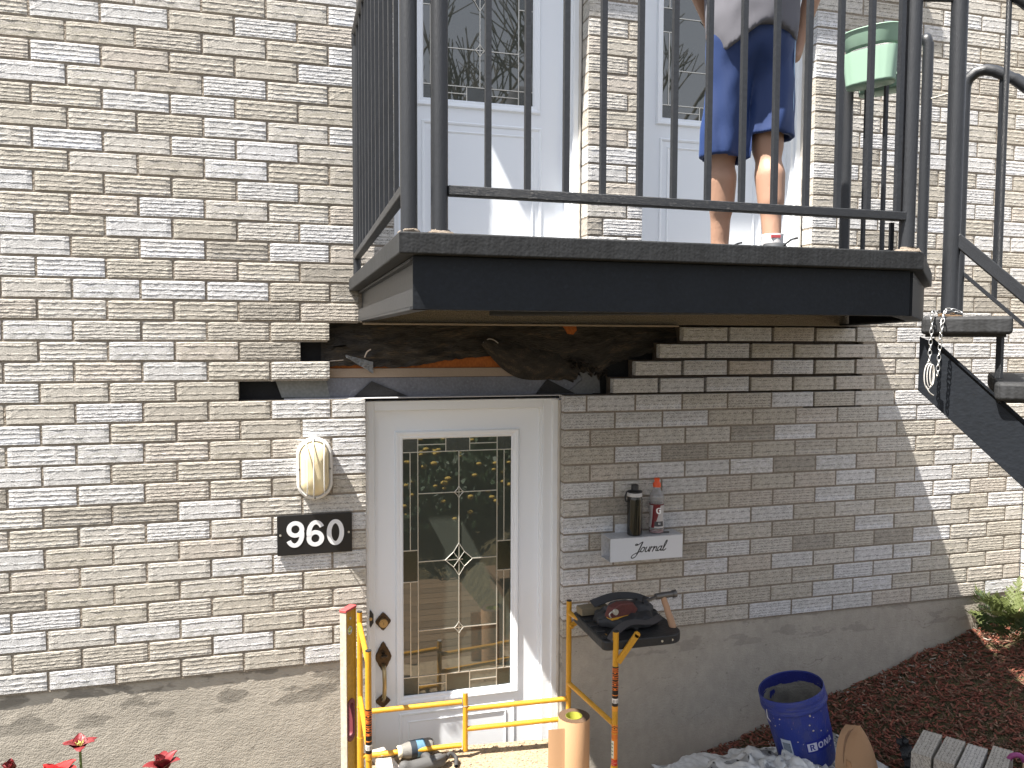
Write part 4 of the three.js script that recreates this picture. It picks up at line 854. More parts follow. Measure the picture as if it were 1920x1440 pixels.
// ---------- yellow scaffold ----------
{
  const yel = phys([0.72, 0.36, 0.025], 0.42, { map: scuff, bumpMap: grain, bumpScale: 0.0005 });
  const sc = thing('scaffold', 'small yellow steel scaffold with dusty plywood deck before the basement door', 'scaffold');
  const BL = [0.3, 0.15], FL = [0.294, 0.62], BR = [1.276, 0.25], FR = [1.333, 0.68], YT = 0.284;
  const posts = {};
  for (const [k, p, r] of [['BL', BL, 0.0125], ['FL', FL, 0.0125], ['BR', BR, 0.0128], ['FR', FR, 0.0128]]) {
    posts[k] = mesh('post', [rod([p[0], -0.92, p[1]], [p[0], YT, p[1]], r, 16)], yel, sc);
    mesh('post_cap', [rod([p[0], YT, p[1]], [p[0], YT + 0.004, p[1]], r * 0.98, 16)], std([0.02, 0.02, 0.02], 0.6), posts[k]);
    mesh('joint_sleeve', [rod([p[0], -0.16, p[1]], [p[0], -0.156, p[1]], r + 0.002, 16), rod([p[0], -0.46, p[1]], [p[0], -0.3, p[1]], r + 0.0026, 16)], yel, posts[k]);
  }
  for (const [a, b] of [[BL, FL], [BR, FR]]) {
    mesh('end_rail', [rod([a[0], 0.228, a[1]], [b[0], 0.234, b[1]], 0.0115, 14)], yel, sc);
    mesh('end_rail', [rod([a[0], -0.115, a[1]], [b[0], -0.125, b[1]], 0.0115, 14)], yel, sc);
    mesh('end_rail', [rod([a[0], -0.6, a[1]], [b[0], -0.6, b[1]], 0.0115, 14)], yel, sc);
  }
  // folding side frame along the back
  const along = (x) => BL[1] + ((x - BL[0]) * (BR[1] - BL[1])) / (BR[0] - BL[0]);
  const q = (x, y, o = 0) => [x, y, along(x) + o];
  mesh('side_rail', [rod(q(0.3, -0.185), q(0.765, -0.17), 0.0118, 14)], yel, sc);
  mesh('side_rail', [rod(q(0.3, -0.392), q(0.765, -0.378), 0.0118, 14)], yel, sc);
  mesh('side_rail', [rod(q(0.79, -0.205), q(1.27, -0.193), 0.0118, 14)], yel, sc);
  mesh('side_rail', [rod(q(0.79, -0.302), q(1.27, -0.29), 0.0118, 14)], yel, sc);
  const hinge = mesh('hinge_post', [rod(q(0.782, -0.405), q(0.782, -0.128), 0.0122, 14)], yel, sc);
  mesh('hinge_cap', [rod(q(0.782, -0.128), q(0.782, -0.125), 0.0118, 14), rod(q(0.782, -0.19), q(0.782, -0.185), 0.0136, 14)], M.lead, hinge);
  // plywood deck
  const ply = dataTex(512, 512, (u, v) => { let s = 0.82 + 0.07 * fbm2(u * 5, v * 5, 4) + 0.03 * (R() - 0.5); const d = fbm2(u * 26, v * 26, 3); if (d > 0.3) s *= 0.72; if (d < -0.36) s *= 1.08; return [s, s * 0.95, s * 0.86]; }, { rx: 2, ry: 2 });
  const deckTop = [[0.33, -0.045], [1.262, -0.135], [1.315, -0.72], [0.31, -0.66]];
  const dg = extrude(deckTop.map(([x, z]) => [x, -z]).map(([x, z]) => [x, -z]), 0.018, 0.001).rotateX(-Math.PI / 2).translate(0, -0.459, 0);
  mesh('deck', boxUV(flat(dg)), std([0.5, 0.43, 0.34], 0.92, { map: ply, bumpMap: grain, bumpScale: 0.003 }), sc);
  // crumbs of mortar on the deck
  const cr = []; const ico = new THREE.IcosahedronGeometry(1, 0);
  for (let i = 0; i < 260; i++) { const x = rr(0.45, 1.25), t = (x - 0.33) / 0.93, z = 0.05 + t * 0.09 + R() * R() * 0.4, s = rr(0.0015, 0.006) * (R() < 0.06 ? 1.8 : 1); cr.push(ico.clone().rotateX(R() * 3).scale(s, s * 0.6, s).translate(x, -0.439 + s * 0.4, z)); }
  const crumbs = mesh('mortar_crumbs', cr, std([0.3, 0.24, 0.19], 0.95), sc); crumbs.userData = { kind: 'stuff' };
  // printed sleeves on the posts: brand strip, barcode, warnings
  const labelTex = canvasTex(128, 1024, (c, w, h) => {
    c.fillStyle = '#1d1512'; c.fillRect(0, 0, w, 640); c.save(); c.translate(w * 0.5, 26); c.rotate(Math.PI / 2); c.fillStyle = '#e0722c'; c.font = 'bold 92px sans-serif'; c.fillText('METALTECH', 0, 34, 560); c.restore();
    c.fillStyle = '#e3853a'; c.fillRect(0, 645, w, 20); c.fillStyle = '#1d1512'; c.fillRect(0, 668, w, 240); c.fillStyle = '#e8e4dd'; c.fillRect(28, 730, 76, 110); c.fillStyle = '#1d1512'; for (let i = 0; i < 9; i++) c.fillRect(34 + i * 7, 760, i % 3 ? 2 : 4, 74);
    c.fillStyle = '#e39a35'; c.fillRect(0, 912, w, 112);
  }, { wrap: false });
  const warnTex = canvasTex(128, 1024, (c, w, h) => {
    c.fillStyle = '#e5862f'; c.fillRect(0, 0, w, h); c.strokeStyle = '#2a1a10'; c.lineWidth = 8; c.beginPath(); c.moveTo(64, 20); c.lineTo(108, 96); c.lineTo(20, 96); c.closePath(); c.stroke(); c.fillStyle = '#2a1a10'; c.fillRect(60, 44, 8, 32);
    c.fillStyle = '#b9471f'; for (let i = 0; i < 8; i++) c.fillRect(16, 130 + i * 18, 96, 6);
    c.fillStyle = '#dfe3d2'; c.fillRect(6, 300, 54, 330); c.fillStyle = '#3f6b46'; for (let i = 0; i < 9; i++) c.fillRect(14 + (i % 2) * 18, 316 + i * 34, 24, 18);
    c.fillStyle = '#c8331f'; c.fillRect(6, 650, 116, 360); c.fillStyle = '#e9a090'; for (let i = 0; i < 9; i++) c.fillRect(20, 670 + i * 36, 40 + (i * 23) % 40, 10);
  }, { wrap: false });
  const sleeve = (p, y0, y1, tex, par, turn) => { const g = new THREE.CylinderGeometry(0.0133, 0.0133, y1 - y0, 20, 1, true).rotateY(turn).translate(p[0], (y0 + y1) / 2, p[1]); mesh('label', g, phys([0.95, 0.95, 0.95], 0.45, { map: tex }), par); };
  sleeve(FR, -0.06, 0.135, labelTex, posts.FR, Math.PI * 0.85); sleeve(FR, -0.36, -0.12, warnTex, posts.FR, Math.PI * 0.85);
  sleeve(FL, -0.155, 0.05, labelTex, posts.FL, Math.PI * 0.95);
  // brace arms carrying the tool tray
  mesh('tray_arm', [bar([1.276, 0.165, 0.262], [1.355, 0.205, 0.262], 0.012, 0.024), rod([1.283, 0.165, 0.268], [1.283, 0.165, 0.279], 0.007, 12)], yel, sc);
  mesh('tray_arm', [bar([1.338, 0.155, 0.694], [1.425, 0.268, 0.694], 0.012, 0.026), rod([1.425, 0.268, 0.688], [1.425, 0.268, 0.7], 0.013, 14)], yel, sc);
  // black moulded tray
  const blk = std([0.022, 0.023, 0.025], 0.55, { bumpMap: grain, bumpScale: 0.0015, map: scuff });
  const tr = extrude((() => { const p = []; const w = [1.285, 1.66], z = [0.29, 0.675], r = 0.07; for (const [cx, cz, a0] of [[w[1] - r, z[1] - r, 0], [w[0] + 0.02, z[1] - 0.02, 1], [w[0] + 0.02, z[0] + 0.02, 2], [w[1] - r, z[0] + r, 3]]) for (let i = 0; i <= 6; i++) { const a = (a0 + i / 6) * Math.PI / 2, R2 = a0 === 0 || a0 === 3 ? r : 0.02; p.push([cx + R2 * Math.cos(a), cz + R2 * Math.sin(a)]); } return p; })(), 0.03, 0.006).rotateX(Math.PI / 2).translate(0, 0.238, 0);
  const tray = mesh('tool_tray', tr, blk, sc);
  const ribs = []; for (let i = 0; i < 5; i++) ribs.push(rbx(1.29, 1.33, 0.24, 0.25, 0.32 + i * 0.075, 0.35 + i * 0.075, 0.003)); mesh('tray_ribs', ribs, blk, tray);
  for (const [x, z] of [[1.55, 0.684], [1.6, 0.68]]) mesh('rivet', [rod([x, 0.222, z - 0.004], [x, 0.222, z], 0.005, 10)], M.lead, tray);
}
// ---------- tools on the tray ----------
{
  const leather = std([0.03, 0.031, 0.034], 0.65, { bumpMap: grain, bumpScale: 0.003, map: scuff });
  const belt = thing('tool_belt', 'worn black tool belt with pouches piled on the scaffold tray', 'tool belt', [1.47, 0.246, 0.48]);
  mesh('pouch', isoMesh((x, y, z) => { let s = (Math.hypot(x / 0.15, (y - 0.02) / 0.042, z / 0.115) - 1) * 0.042; s += 0.006 * n3(x * 18, y * 18, z * 18); return Math.max(s, -y); }, [-0.18, -0.01, -0.14], [0.18, 0.08, 0.14], 0.007), leather, belt);
  mesh('pouch', isoMesh((x, y, z) => { let s = (Math.hypot((x - 0.03) / 0.12, (y - 0.045) / 0.034, (z + 0.03) / 0.08) - 1) * 0.034; s += 0.005 * n3(x * 20 + 4, y * 20, z * 20); return Math.max(s, 0.03 - y); }, [-0.12, 0.01, -0.14], [0.18, 0.1, 0.09], 0.007), std([0.045, 0.047, 0.052], 0.7, { bumpMap: grain, bumpScale: 0.003 }), belt);
  const strap = (pts, w) => { const c = new THREE.CatmullRomCurve3(pts.map((p) => V3(...p))); return sheet(40, 2, (u, v) => { const p = c.getPointAt(u), t = c.getTangentAt(u), s = V3(0, 1, 0).cross(t).normalize(); return [p.x + s.x * (v - 0.5) * w, p.y + 0.3 * (v - 0.5) * w, p.z + s.z * (v - 0.5) * w]; }, 0.004); };
  mesh('strap', strap([[-0.16, 0.0, 0.19], [-0.12, 0.03, 0.17], [-0.04, 0.045, 0.13], [0.06, 0.035, 0.12], [0.13, 0.04, 0.08]], 0.034), std([0.06, 0.055, 0.055], 0.7), belt);
  mesh('strap', strap([[-0.12, 0.055, -0.12], [0, 0.075, -0.14], [0.1, 0.07, -0.13], [0.16, 0.05, -0.1]], 0.05), std([0.05, 0.052, 0.06], 0.75, { bumpMap: grain, bumpScale: 0.003 }), belt);
  for (const [x, z] of [[0.05, -0.02], [0.1, -0.03]]) mesh('loop', [pipe([[x - 0.02, 0.078, z + 0.03], [x, 0.096, z], [x + 0.02, 0.08, z - 0.03]], 0.006, 14, 6)], leather, belt);
  const cl = thing('chalk_reel', 'dirty red and yellow chalk line reel lying on the tool belt', 'chalk reel', [1.425, 0.318, 0.53], 0.25);
  mesh('case', extrude([[-0.075, -0.012], [-0.06, 0.022], [-0.02, 0.034], [0.045, 0.028], [0.07, 0.0], [0.055, -0.016], [-0.05, -0.02]], 0.03, 0.006).translate(0, 0, -0.015), std([0.13, 0.035, 0.03], 0.6, { map: scuff }), cl);
  mesh('edge', [bx(-0.07, 0.055, -0.027, -0.017, -0.02, 0.022)], std([0.6, 0.3, 0.03], 0.5), cl);
  mesh('crank', [rod([-0.055, 0.01, 0.02], [-0.055, 0.01, 0.032], 0.013, 16), pipe([[-0.075, 0.015, 0.026], [-0.088, 0.005, 0.026], [-0.08, -0.012, 0.026]], 0.003, 12, 6)], M.lead, cl);
  const hm = thing('hammer', 'hammer with pale wooden handle standing against the tool belt', 'hammer', [1.625, 0.246, 0.56]);
  mesh('handle', isoMesh((x, y, z) => capsule(x, y, z, [0.022, 0.0, 0.03], [-0.012, 0.125, 0], 0.0165, 0.013) + 0.001 * n3(x * 50, y * 20, z * 50), [-0.05, -0.03, -0.04], [0.06, 0.16, 0.06], 0.0045), std([0.42, 0.25, 0.15], 0.65, { bumpMap: grain, bumpScale: 0.001 }), hm);
  mesh('head', [rod([-0.05, 0.132, 0.0], [0.04, 0.136, -0.004], 0.014, 14), rod([0.036, 0.136, -0.004], [0.052, 0.137, -0.004], 0.018, 14), bar([-0.09, 0.118, 0.004], [-0.045, 0.132, 0], 0.02, 0.008)], phys([0.2, 0.19, 0.18], 0.45, { metalness: 0.8 }), hm);
  const br = thing('wood_block', 'short weathered wood offcut lying behind the tool belt', 'wood', [1.36, 0.25, 0.34], 0.1);
  mesh('block', rbx(-0.07, 0.07, 0, 0.035, -0.03, 0.03, 0.003), std([0.2, 0.16, 0.1], 0.85, { bumpMap: grain, bumpScale: 0.002 }), br);
}
// ---------- masking paper roll ----------
{
  const rl = thing('paper_roll', 'roll of brown masking paper standing on the scaffold deck', 'paper roll', [1.18, -0.44, 0.59]);
  const kraft = std([0.5, 0.3, 0.16], 0.85, { bumpMap: grainFine, bumpScale: 0.0006 });
  const R0 = 0.0685, h = 0.333;
  mesh('wound_paper', lathe([[0.037, 0], [R0, 0], [R0, h], [0.037, h], [0.037, 0]], 56), kraft, rl);
  const ends = dataTex(128, 128, (u, v) => { const r = Math.hypot(u - 0.5, v - 0.5) * 60; const s = 0.55 + 0.2 * Math.sin(r * 9) + 0.1 * n2(u * 20, v * 20); return [s, s * 0.8, s * 0.62]; });
  mesh('wound_edge', new THREE.RingGeometry(0.0372, R0 - 0.0005, 48).rotateX(-Math.PI / 2).translate(0, h + 0.0012, 0), std([0.32, 0.3, 0.28], 0.9, { map: ends }), rl);
  mesh('core', lathe([[0.035, 0.0], [0.037, 0.002], [0.0368, h + 0.002], [0.0345, h + 0.002], [0.0345, 0.0]], 40), std([0.42, 0.42, 0.06], 0.7), rl);
  mesh('loose_end', sheet(16, 4, (u, v) => { const a = 2.55 + 0.5 * u, r = R0 + 0.001 + 0.03 * u * u; return [r * Math.cos(a) - 0.028 * u, (h - 0.03) * v, r * Math.sin(a) + 0.02 * u]; }, 0.0006), kraft, rl);
}
// ---------- spirit level ----------
{
  const lv = thing('spirit_level', 'long yellow spirit level with red end cap standing against the scaffold', 'level', [0.2, -0.66, 0.86], 0.93);
  const yel = phys([0.6, 0.33, 0.03], 0.5, { map: scuff, bumpMap: grain, bumpScale: 0.0005 });
  const hgt = 1.2, hw = 0.03;
  // I-beam: two cream flanges and a yellow web with vial and hand hole; local x across the face, z the face normal
  const web = new THREE.Shape([[-hw, 0], [hw, 0], [hw, hgt], [-hw, hgt]].map(([x, y]) => new THREE.Vector2(x, y)));
  const hole = (cy, h, w) => { const p = new THREE.Path(); p.absarc(0, cy + h / 2 - w, w, 0, Math.PI, false); p.absarc(0, cy - h / 2 + w, w, Math.PI, Math.PI * 2, false); web.holes.push(p); };
  hole(hgt - 0.41, 0.135, 0.0165);
  const vial = new THREE.Path(); vial.absarc(0, hgt - 0.075, 0.017, 0, Math.PI * 2); web.holes.push(vial);
  mesh('web', new THREE.ExtrudeGeometry(web, { depth: 0.016, bevelEnabled: false, curveSegments: 16 }).translate(0, 0, -0.008), yel, lv);
  const cream = std([0.58, 0.5, 0.4], 0.7, { map: scuff });
  for (const s of [-1, 1]) mesh('flange', rbx(s > 0 ? hw : -hw - 0.004, s > 0 ? hw + 0.004 : -hw, 0, hgt, -0.0135, 0.0135, 0.0015), s < 0 ? cream : yel, lv);
  mesh('end_cap', rbx(-hw - 0.006, hw + 0.006, hgt, hgt + 0.01, -0.0145, 0.0145, 0.002), std([0.42, 0.07, 0.07], 0.6), lv);
  const vl = mesh('vial', lathe([[0.0165, -0.008], [0.0165, 0.008], [0.011, 0.0085], [0.011, -0.0085]], 24).rotateX(Math.PI / 2).translate(0, hgt - 0.075, 0), M.lead, lv);
  mesh('vial_glass', [rod([-0.012, hgt - 0.075, 0], [0.012, hgt - 0.073, 0], 0.006, 14)], phys([0.6, 0.62, 0.05], 0.1), vl);
  const grip = mesh('hand_grip', (() => { const s = new THREE.Shape(); const ring = (w, h, t) => { const p = t; p.absarc(0, hgt - 0.41 + h / 2 - w, w, 0, Math.PI, false); p.absarc(0, hgt - 0.41 - h / 2 + w, w, Math.PI, Math.PI * 2, false); return p; }; ring(0.023, 0.158, s); s.holes.push(ring(0.0145, 0.13, new THREE.Path())); return new THREE.ExtrudeGeometry(s, { depth: 0.022, bevelEnabled: true, bevelSize: 0.001, bevelThickness: 0.001, bevelSegments: 1 }).translate(0, 0, -0.011); })(), std([0.16, 0.035, 0.045], 0.6), lv);
  mesh('screw', [rod([0, hgt - 0.03, 0.008], [0, hgt - 0.03, 0.011], 0.0055, 12)], M.lead, lv);
}
// ---------- tools on the deck ----------
{
  const bl = thing('wood_board', 'short white dusty board lying across the scaffold deck', 'board', [0.41, -0.441, 0.2], 0.25);
  mesh('board', rbx(-0.032, 0.04, 0, 0.036, -0.13, 0.2, 0.003), std([0.6, 0.56, 0.5], 0.9, { bumpMap: grain, bumpScale: 0.002, map: scuff }), bl);
  const dr = thing('drill', 'dusty blue grey cordless drill lying on the scaffold deck', 'drill', [0.555, -0.39, 0.15], 0.12);
  const grey = std([0.24, 0.23, 0.21], 0.7, { map: scuff, bumpMap: grain, bumpScale: 0.002 });
  mesh('housing', lathe([[0, -0.085], [0.03, -0.083], [0.037, -0.07], [0.039, 0.0], [0.036, 0.04], [0.027, 0.07], [0.0255, 0.075]], 28).rotateZ(Math.PI / 2), grey, dr);
  mesh('blue_band', lathe([[0.0395, -0.04], [0.0398, -0.02], [0.0395, 0.0]], 28).rotateZ(Math.PI / 2), std([0.1, 0.22, 0.32], 0.6, { map: scuff }), dr);
  mesh('dark_band', lathe([[0.0398, 0.0], [0.0385, 0.028]], 28).rotateZ(Math.PI / 2).rotateX(0.2), std([0.012, 0.02, 0.03], 0.7), dr);
  mesh('collar', lathe([[0.027, 0.07], [0.0275, 0.085], [0.02, 0.088]], 24).rotateZ(Math.PI / 2), std([0.6, 0.55, 0.42], 0.7), dr);
  mesh('chuck', lathe([[0.012, 0.086], [0.013, 0.1], [0.009, 0.104], [0.007, 0.11], [0.0045, 0.112]], 18).rotateZ(Math.PI / 2), phys([0.3, 0.25, 0.2], 0.5, { metalness: 0.6 }), dr);
  mesh('bit', [rod([-0.11, 0, 0], [-0.165, -0.002, 0], 0.004, 10)], std([0.42, 0.26, 0.16], 0.5), dr);
  mesh('pistol_grip', isoMesh((x, y, z) => capsule(x, y, z, [0.03, -0.02, 0.02], [0.06, -0.035, 0.12], 0.022, 0.02), [-0.02, -0.08, -0.03], [0.1, 0.03, 0.16], 0.008), std([0.05, 0.05, 0.052], 0.7), dr);
  const gr = thing('angle_grinder', 'dusty dark angle grinder on the scaffold deck before the drill', 'grinder', [0.56, -0.441, 0.27], 0.3);
  mesh('body', isoMesh((x, y, z) => smin(capsule(x, y, z, [-0.06, 0.035, 0], [0.09, 0.034, 0.01], 0.03, 0.031), capsule(x, y, z, [-0.09, 0.03, 0.0], [-0.085, 0.055, 0], 0.024, 0.022), 0.02), [-0.14, -0.01, -0.06], [0.14, 0.1, 0.06], 0.008), std([0.1, 0.1, 0.1], 0.75, { map: scuff, bumpMap: grain, bumpScale: 0.003 }), gr);
  mesh('guard', [new THREE.TorusGeometry(0.045, 0.012, 8, 20, Math.PI * 1.2).rotateX(Math.PI / 2 - 0.5).translate(0.08, 0.035, -0.01)], std([0.06, 0.06, 0.062], 0.6), gr);
  mesh('tail', [pipe([[0.12, 0.03, 0.01], [0.15, 0.045, 0.0], [0.17, 0.03, 0.02], [0.15, 0.012, 0.06]], 0.01, 24, 8)], std([0.035, 0.035, 0.035], 0.7), gr);
  mesh('side_knob', [new THREE.SphereGeometry(0.016, 14, 10).translate(-0.1, 0.03, 0.045)], std([0.35, 0.34, 0.33], 0.7), gr);
}

// ---------- ground ----------
const sst = (a, b, x) => { const t = Math.max(0, Math.min(1, (x - a) / (b - a))); return t * t * (3 - 2 * t); };
function groundY(x, z) {
  const bed = -0.575 + 0.29 * (Math.min(x, 4.6) - 2.68) + 0.05 * sst(0.3, 1.4, z);           // mulch slope beside the door
  const pit = -0.95, left = -0.68 + 0.55 * sst(1.3, 2.2, z);                              // sunken walk to the door, bank beside it
  let y = bed + (0.35 + bed * 0.3 - bed) * 0 + 0.25 * sst(1.4, 2.6, z);
  y = y + (pit - y) * (1 - sst(1.5, 1.95, x));
  y = y + (left - y) * (1 - sst(-0.02, 0.22, x));
  y += (-0.34 - y) * sst(3.75, 4.3, z);
  return y + 0.012 * n2(x * 3, z * 3);
}
{
  const g = new THREE.PlaneGeometry(1, 1, 150, 110), p = g.attributes.position, uv = g.attributes.uv;
  for (let i = 0; i < p.count; i++) {
    const u = uv.getX(i) * 2 - 1, v = 1 - uv.getY(i);
    const x = 1.4 + 3.4 * u + 75 * Math.sign(u) * Math.max(0, Math.abs(u) - 0.8) ** 1.5 * 11, z = -0.02 + 3.2 * v + 900 * Math.max(0, v - 0.75) ** 2.2;
    p.setXYZ(i, x, groundY(x, z), z); uv.setXY(i, x, z);
  }
  const idx = g.index.array; g.computeVertexNormals();
  const soil = dataTex(512, 512, (u, v) => { const s = 0.75 + 0.16 * n2(u * 9, v * 9) + 0.14 * n2(u * 60, v * 60); return [s, s * 0.95, s * 0.8]; });
  structure('ground', g, std([0.15, 0.135, 0.085], 0.95, { map: soil, bumpMap: grain, bumpScale: 0.02 }));
}
// red brown wood mulch
{
  const chip = flat(new THREE.BoxGeometry(1, 1, 1, 2, 1, 1)), cp = chip.attributes.position;
  for (let i = 0; i < cp.count; i++) { const x = cp.getX(i); cp.setZ(i, cp.getZ(i) * (1 - 0.5 * Math.abs(x) * 1.2)); cp.setY(i, cp.getY(i) + 0.35 * x * x); }
  chip.computeVertexNormals();
  const N = 15000, im = new THREE.InstancedMesh(chip, std([1, 1, 1], 0.9), N), o = new THREE.Object3D();
  let k = 0;
  while (k < N) {
    const x = rr(1.85, 4.26), z = 0.005 + rr(0, 1) ** 1.2 * 1.6;
    const pale = R();
    o.position.set(x, groundY(x, z) + rr(0.0, 0.02), z);
    o.rotation.set(rr(-0.5, 0.5), rr(0, 6.28), rr(-0.5, 0.5));
    const L = rr(0.012, 0.045); o.scale.set(L, rr(0.002, 0.005), rr(0.004, 0.011)); o.updateMatrix(); im.setMatrixAt(k, o.matrix);
    const s = rr(0.55, 1.25); im.setColorAt(k, pale < 0.08 ? rgb(0.24 * s, 0.15 * s, 0.1 * s) : pale < 0.16 && z < 0.2 ? rgb(0.28 * s, 0.25 * s, 0.21 * s) : pale > 0.72 ? rgb(0.16 * s, 0.085 * s, 0.055 * s) : rgb(0.2 * s, 0.066 * s, 0.042 * s)); k++;
  }
  im.name = 'mulch'; im.castShadow = im.receiveShadow = true; im.userData = { kind: 'stuff', label: 'red brown shredded bark mulch sloping along the foundation', category: 'mulch' }; scene.add(im);
}
// mortar lumps fallen beside the bucket
[[2.56, 0.36, 0.03], [2.62, 0.42, 0.022], [2.66, 0.33, 0.026], [2.51, 0.44, 0.02], [2.72, 0.4, 0.018]].forEach(([x, z, r], i) => {
  const g = new THREE.IcosahedronGeometry(r, 1), p = g.attributes.position; for (let k = 0; k < p.count; k++) { const s = 1 + 0.35 * n3(p.getX(k) * 40 + i, p.getY(k) * 40, p.getZ(k) * 40); p.setXYZ(k, p.getX(k) * s, p.getY(k) * s * 0.65, p.getZ(k) * s); }
  solo('mortar_lump', flat(g.translate(x, groundY(x, z) + r * 0.45, z)), std([0.34, 0.33, 0.32], 0.95, { bumpMap: grain, bumpScale: 0.003 }), 'grey lump of broken mortar on the mulch behind the bucket', 'rubble', 'mortar lumps behind the bucket');
});
// ---------- blue bucket ----------
{
  const bk = thing('bucket', 'blue plastic bucket crusted with mortar leaning on the white sack', 'bucket', [2.4, -0.485, 0.545]);
  bk.rotation.set(-0.03, -0.05, 0.26);
  const dirt = dataTex(512, 256, (u, v) => { const a = fbm2(u * 9, v * 5, 4), b = n2(u * 60, v * 26); let c = [0.97, 0.97, 0.97]; if (a > -0.02) { const k = Math.min(1, (a + 0.02) * 2.6) * 0.55; c = [c[0] + k * 0.6, c[1] + k * 0.3, c[2] - k * 0.1]; } if (b > 0.8 && a > -0.05) c = [2.2, 1.35, 0.95]; return c.map((q) => q * 0.5); });
  const blue = phys([0.03 * 3.6, 0.055 * 3.6, 0.33 * 3.6], 0.42, { map: dirt, bumpMap: grain, bumpScale: 0.0015 });
  mesh('wall', lathe([[0.126, 0.0], [0.13, 0.002], [0.133, 0.02], [0.147, 0.31], [0.1478, 0.318]], 56), blue, bk);
  mesh('base', new THREE.CircleGeometry(0.128, 48).rotateX(-Math.PI / 2).translate(0, 0.004, 0), blue, bk);
  mesh('rim', lathe([[0.1475, 0.3], [0.155, 0.298], [0.156, 0.3], [0.1555, 0.318], [0.152, 0.32], [0.153, 0.338], [0.1545, 0.342], [0.153, 0.364], [0.15, 0.367], [0.1475, 0.364], [0.1455, 0.3]], 64), blue, bk);
  const inside = dataTex(256, 128, (u, v) => { const a = fbm2(u * 7, v * 6 + 3, 4); return v > 0.72 + 0.16 * a ? [0.06, 0.1, 0.42] : [0.46 + 0.1 * a, 0.45 + 0.1 * a, 0.42 + 0.09 * a]; });
  mesh('mortar_lining', lathe([[0.124, 0.01], [0.13, 0.03], [0.1435, 0.3], [0.1462, 0.362]], 48), std([0.95, 0.95, 0.95], 0.9, { map: inside, bumpMap: grain, bumpScale: 0.004 }), bk);
  mesh('mortar_fill', new THREE.CircleGeometry(0.136, 40).rotateX(-Math.PI / 2).translate(0, 0.14, 0), std([0.4, 0.39, 0.37], 0.95, { bumpMap: grain, bumpScale: 0.006 }), bk);
  const lt = canvasTex(512, 160, (c, w, h) => { c.clearRect(0, 0, w, h); c.fillStyle = '#1c2a86'; c.fillRect(0, 0, w, h); c.fillStyle = '#c9ccda'; c.fillRect(14, 30, 118, 108); c.fillStyle = '#1c2a86'; c.font = 'bold 112px sans-serif'; c.fillText('R', 34, 124); c.fillStyle = '#c9ccda'; c.fillText('ONA', 140, 124, 340); }, { wrap: false });
  const seg = (y0, y1, a0, a1, r0, r1) => new THREE.CylinderGeometry(r1, r0, y1 - y0, 24, 1, true, a0, a1 - a0).translate(0, (y0 + y1) / 2, 0);
  mesh('brand_print', seg(0.1, 0.16, -0.42, 1.0, 0.1384, 0.1412), phys([0.9, 0.9, 0.95], 0.5, { map: lt }), bk);
  const st = canvasTex(128, 192, (c, w, h) => { c.fillStyle = '#b9c3d0'; c.fillRect(0, 0, w, h); c.fillStyle = '#5f6b78'; c.fillRect(16, 40, 96, 120); c.fillStyle = '#97a3b0'; for (let i = 0; i < 9; i++) c.fillRect(22, 48 + i * 12, 70 + ((i * 13) % 18), 5); }, { wrap: false });
  mesh('sticker', seg(0.09, 0.17, -1.25, -0.88, 0.1384, 0.142), phys([0.9, 0.9, 0.9], 0.5, { map: st }), bk);
  mesh('handle_wire', [pipe([[-0.157, 0.315, 0.02], [-0.17, 0.29, 0.04], [-0.165, 0.27, 0.05]], 0.002, 12, 6)], M.lead, bk);
  const sp2 = []; for (let i = 0; i < 60; i++) { const a = rr(0, 6.28), y = 0.02 + 0.29 * R(), s = rr(0.002, 0.0065), r = 0.132 + y * 0.05; sp2.push(new THREE.IcosahedronGeometry(1, 0).scale(s, s * rr(0.5, 1.4), s * 0.4).rotateY(a).translate(Math.sin(a) * r, y, Math.cos(a) * r)); }
  const spl = mesh('mortar_splashes', sp2, std([0.42, 0.38, 0.33], 0.95), bk); spl.userData = { kind: 'stuff' };
}
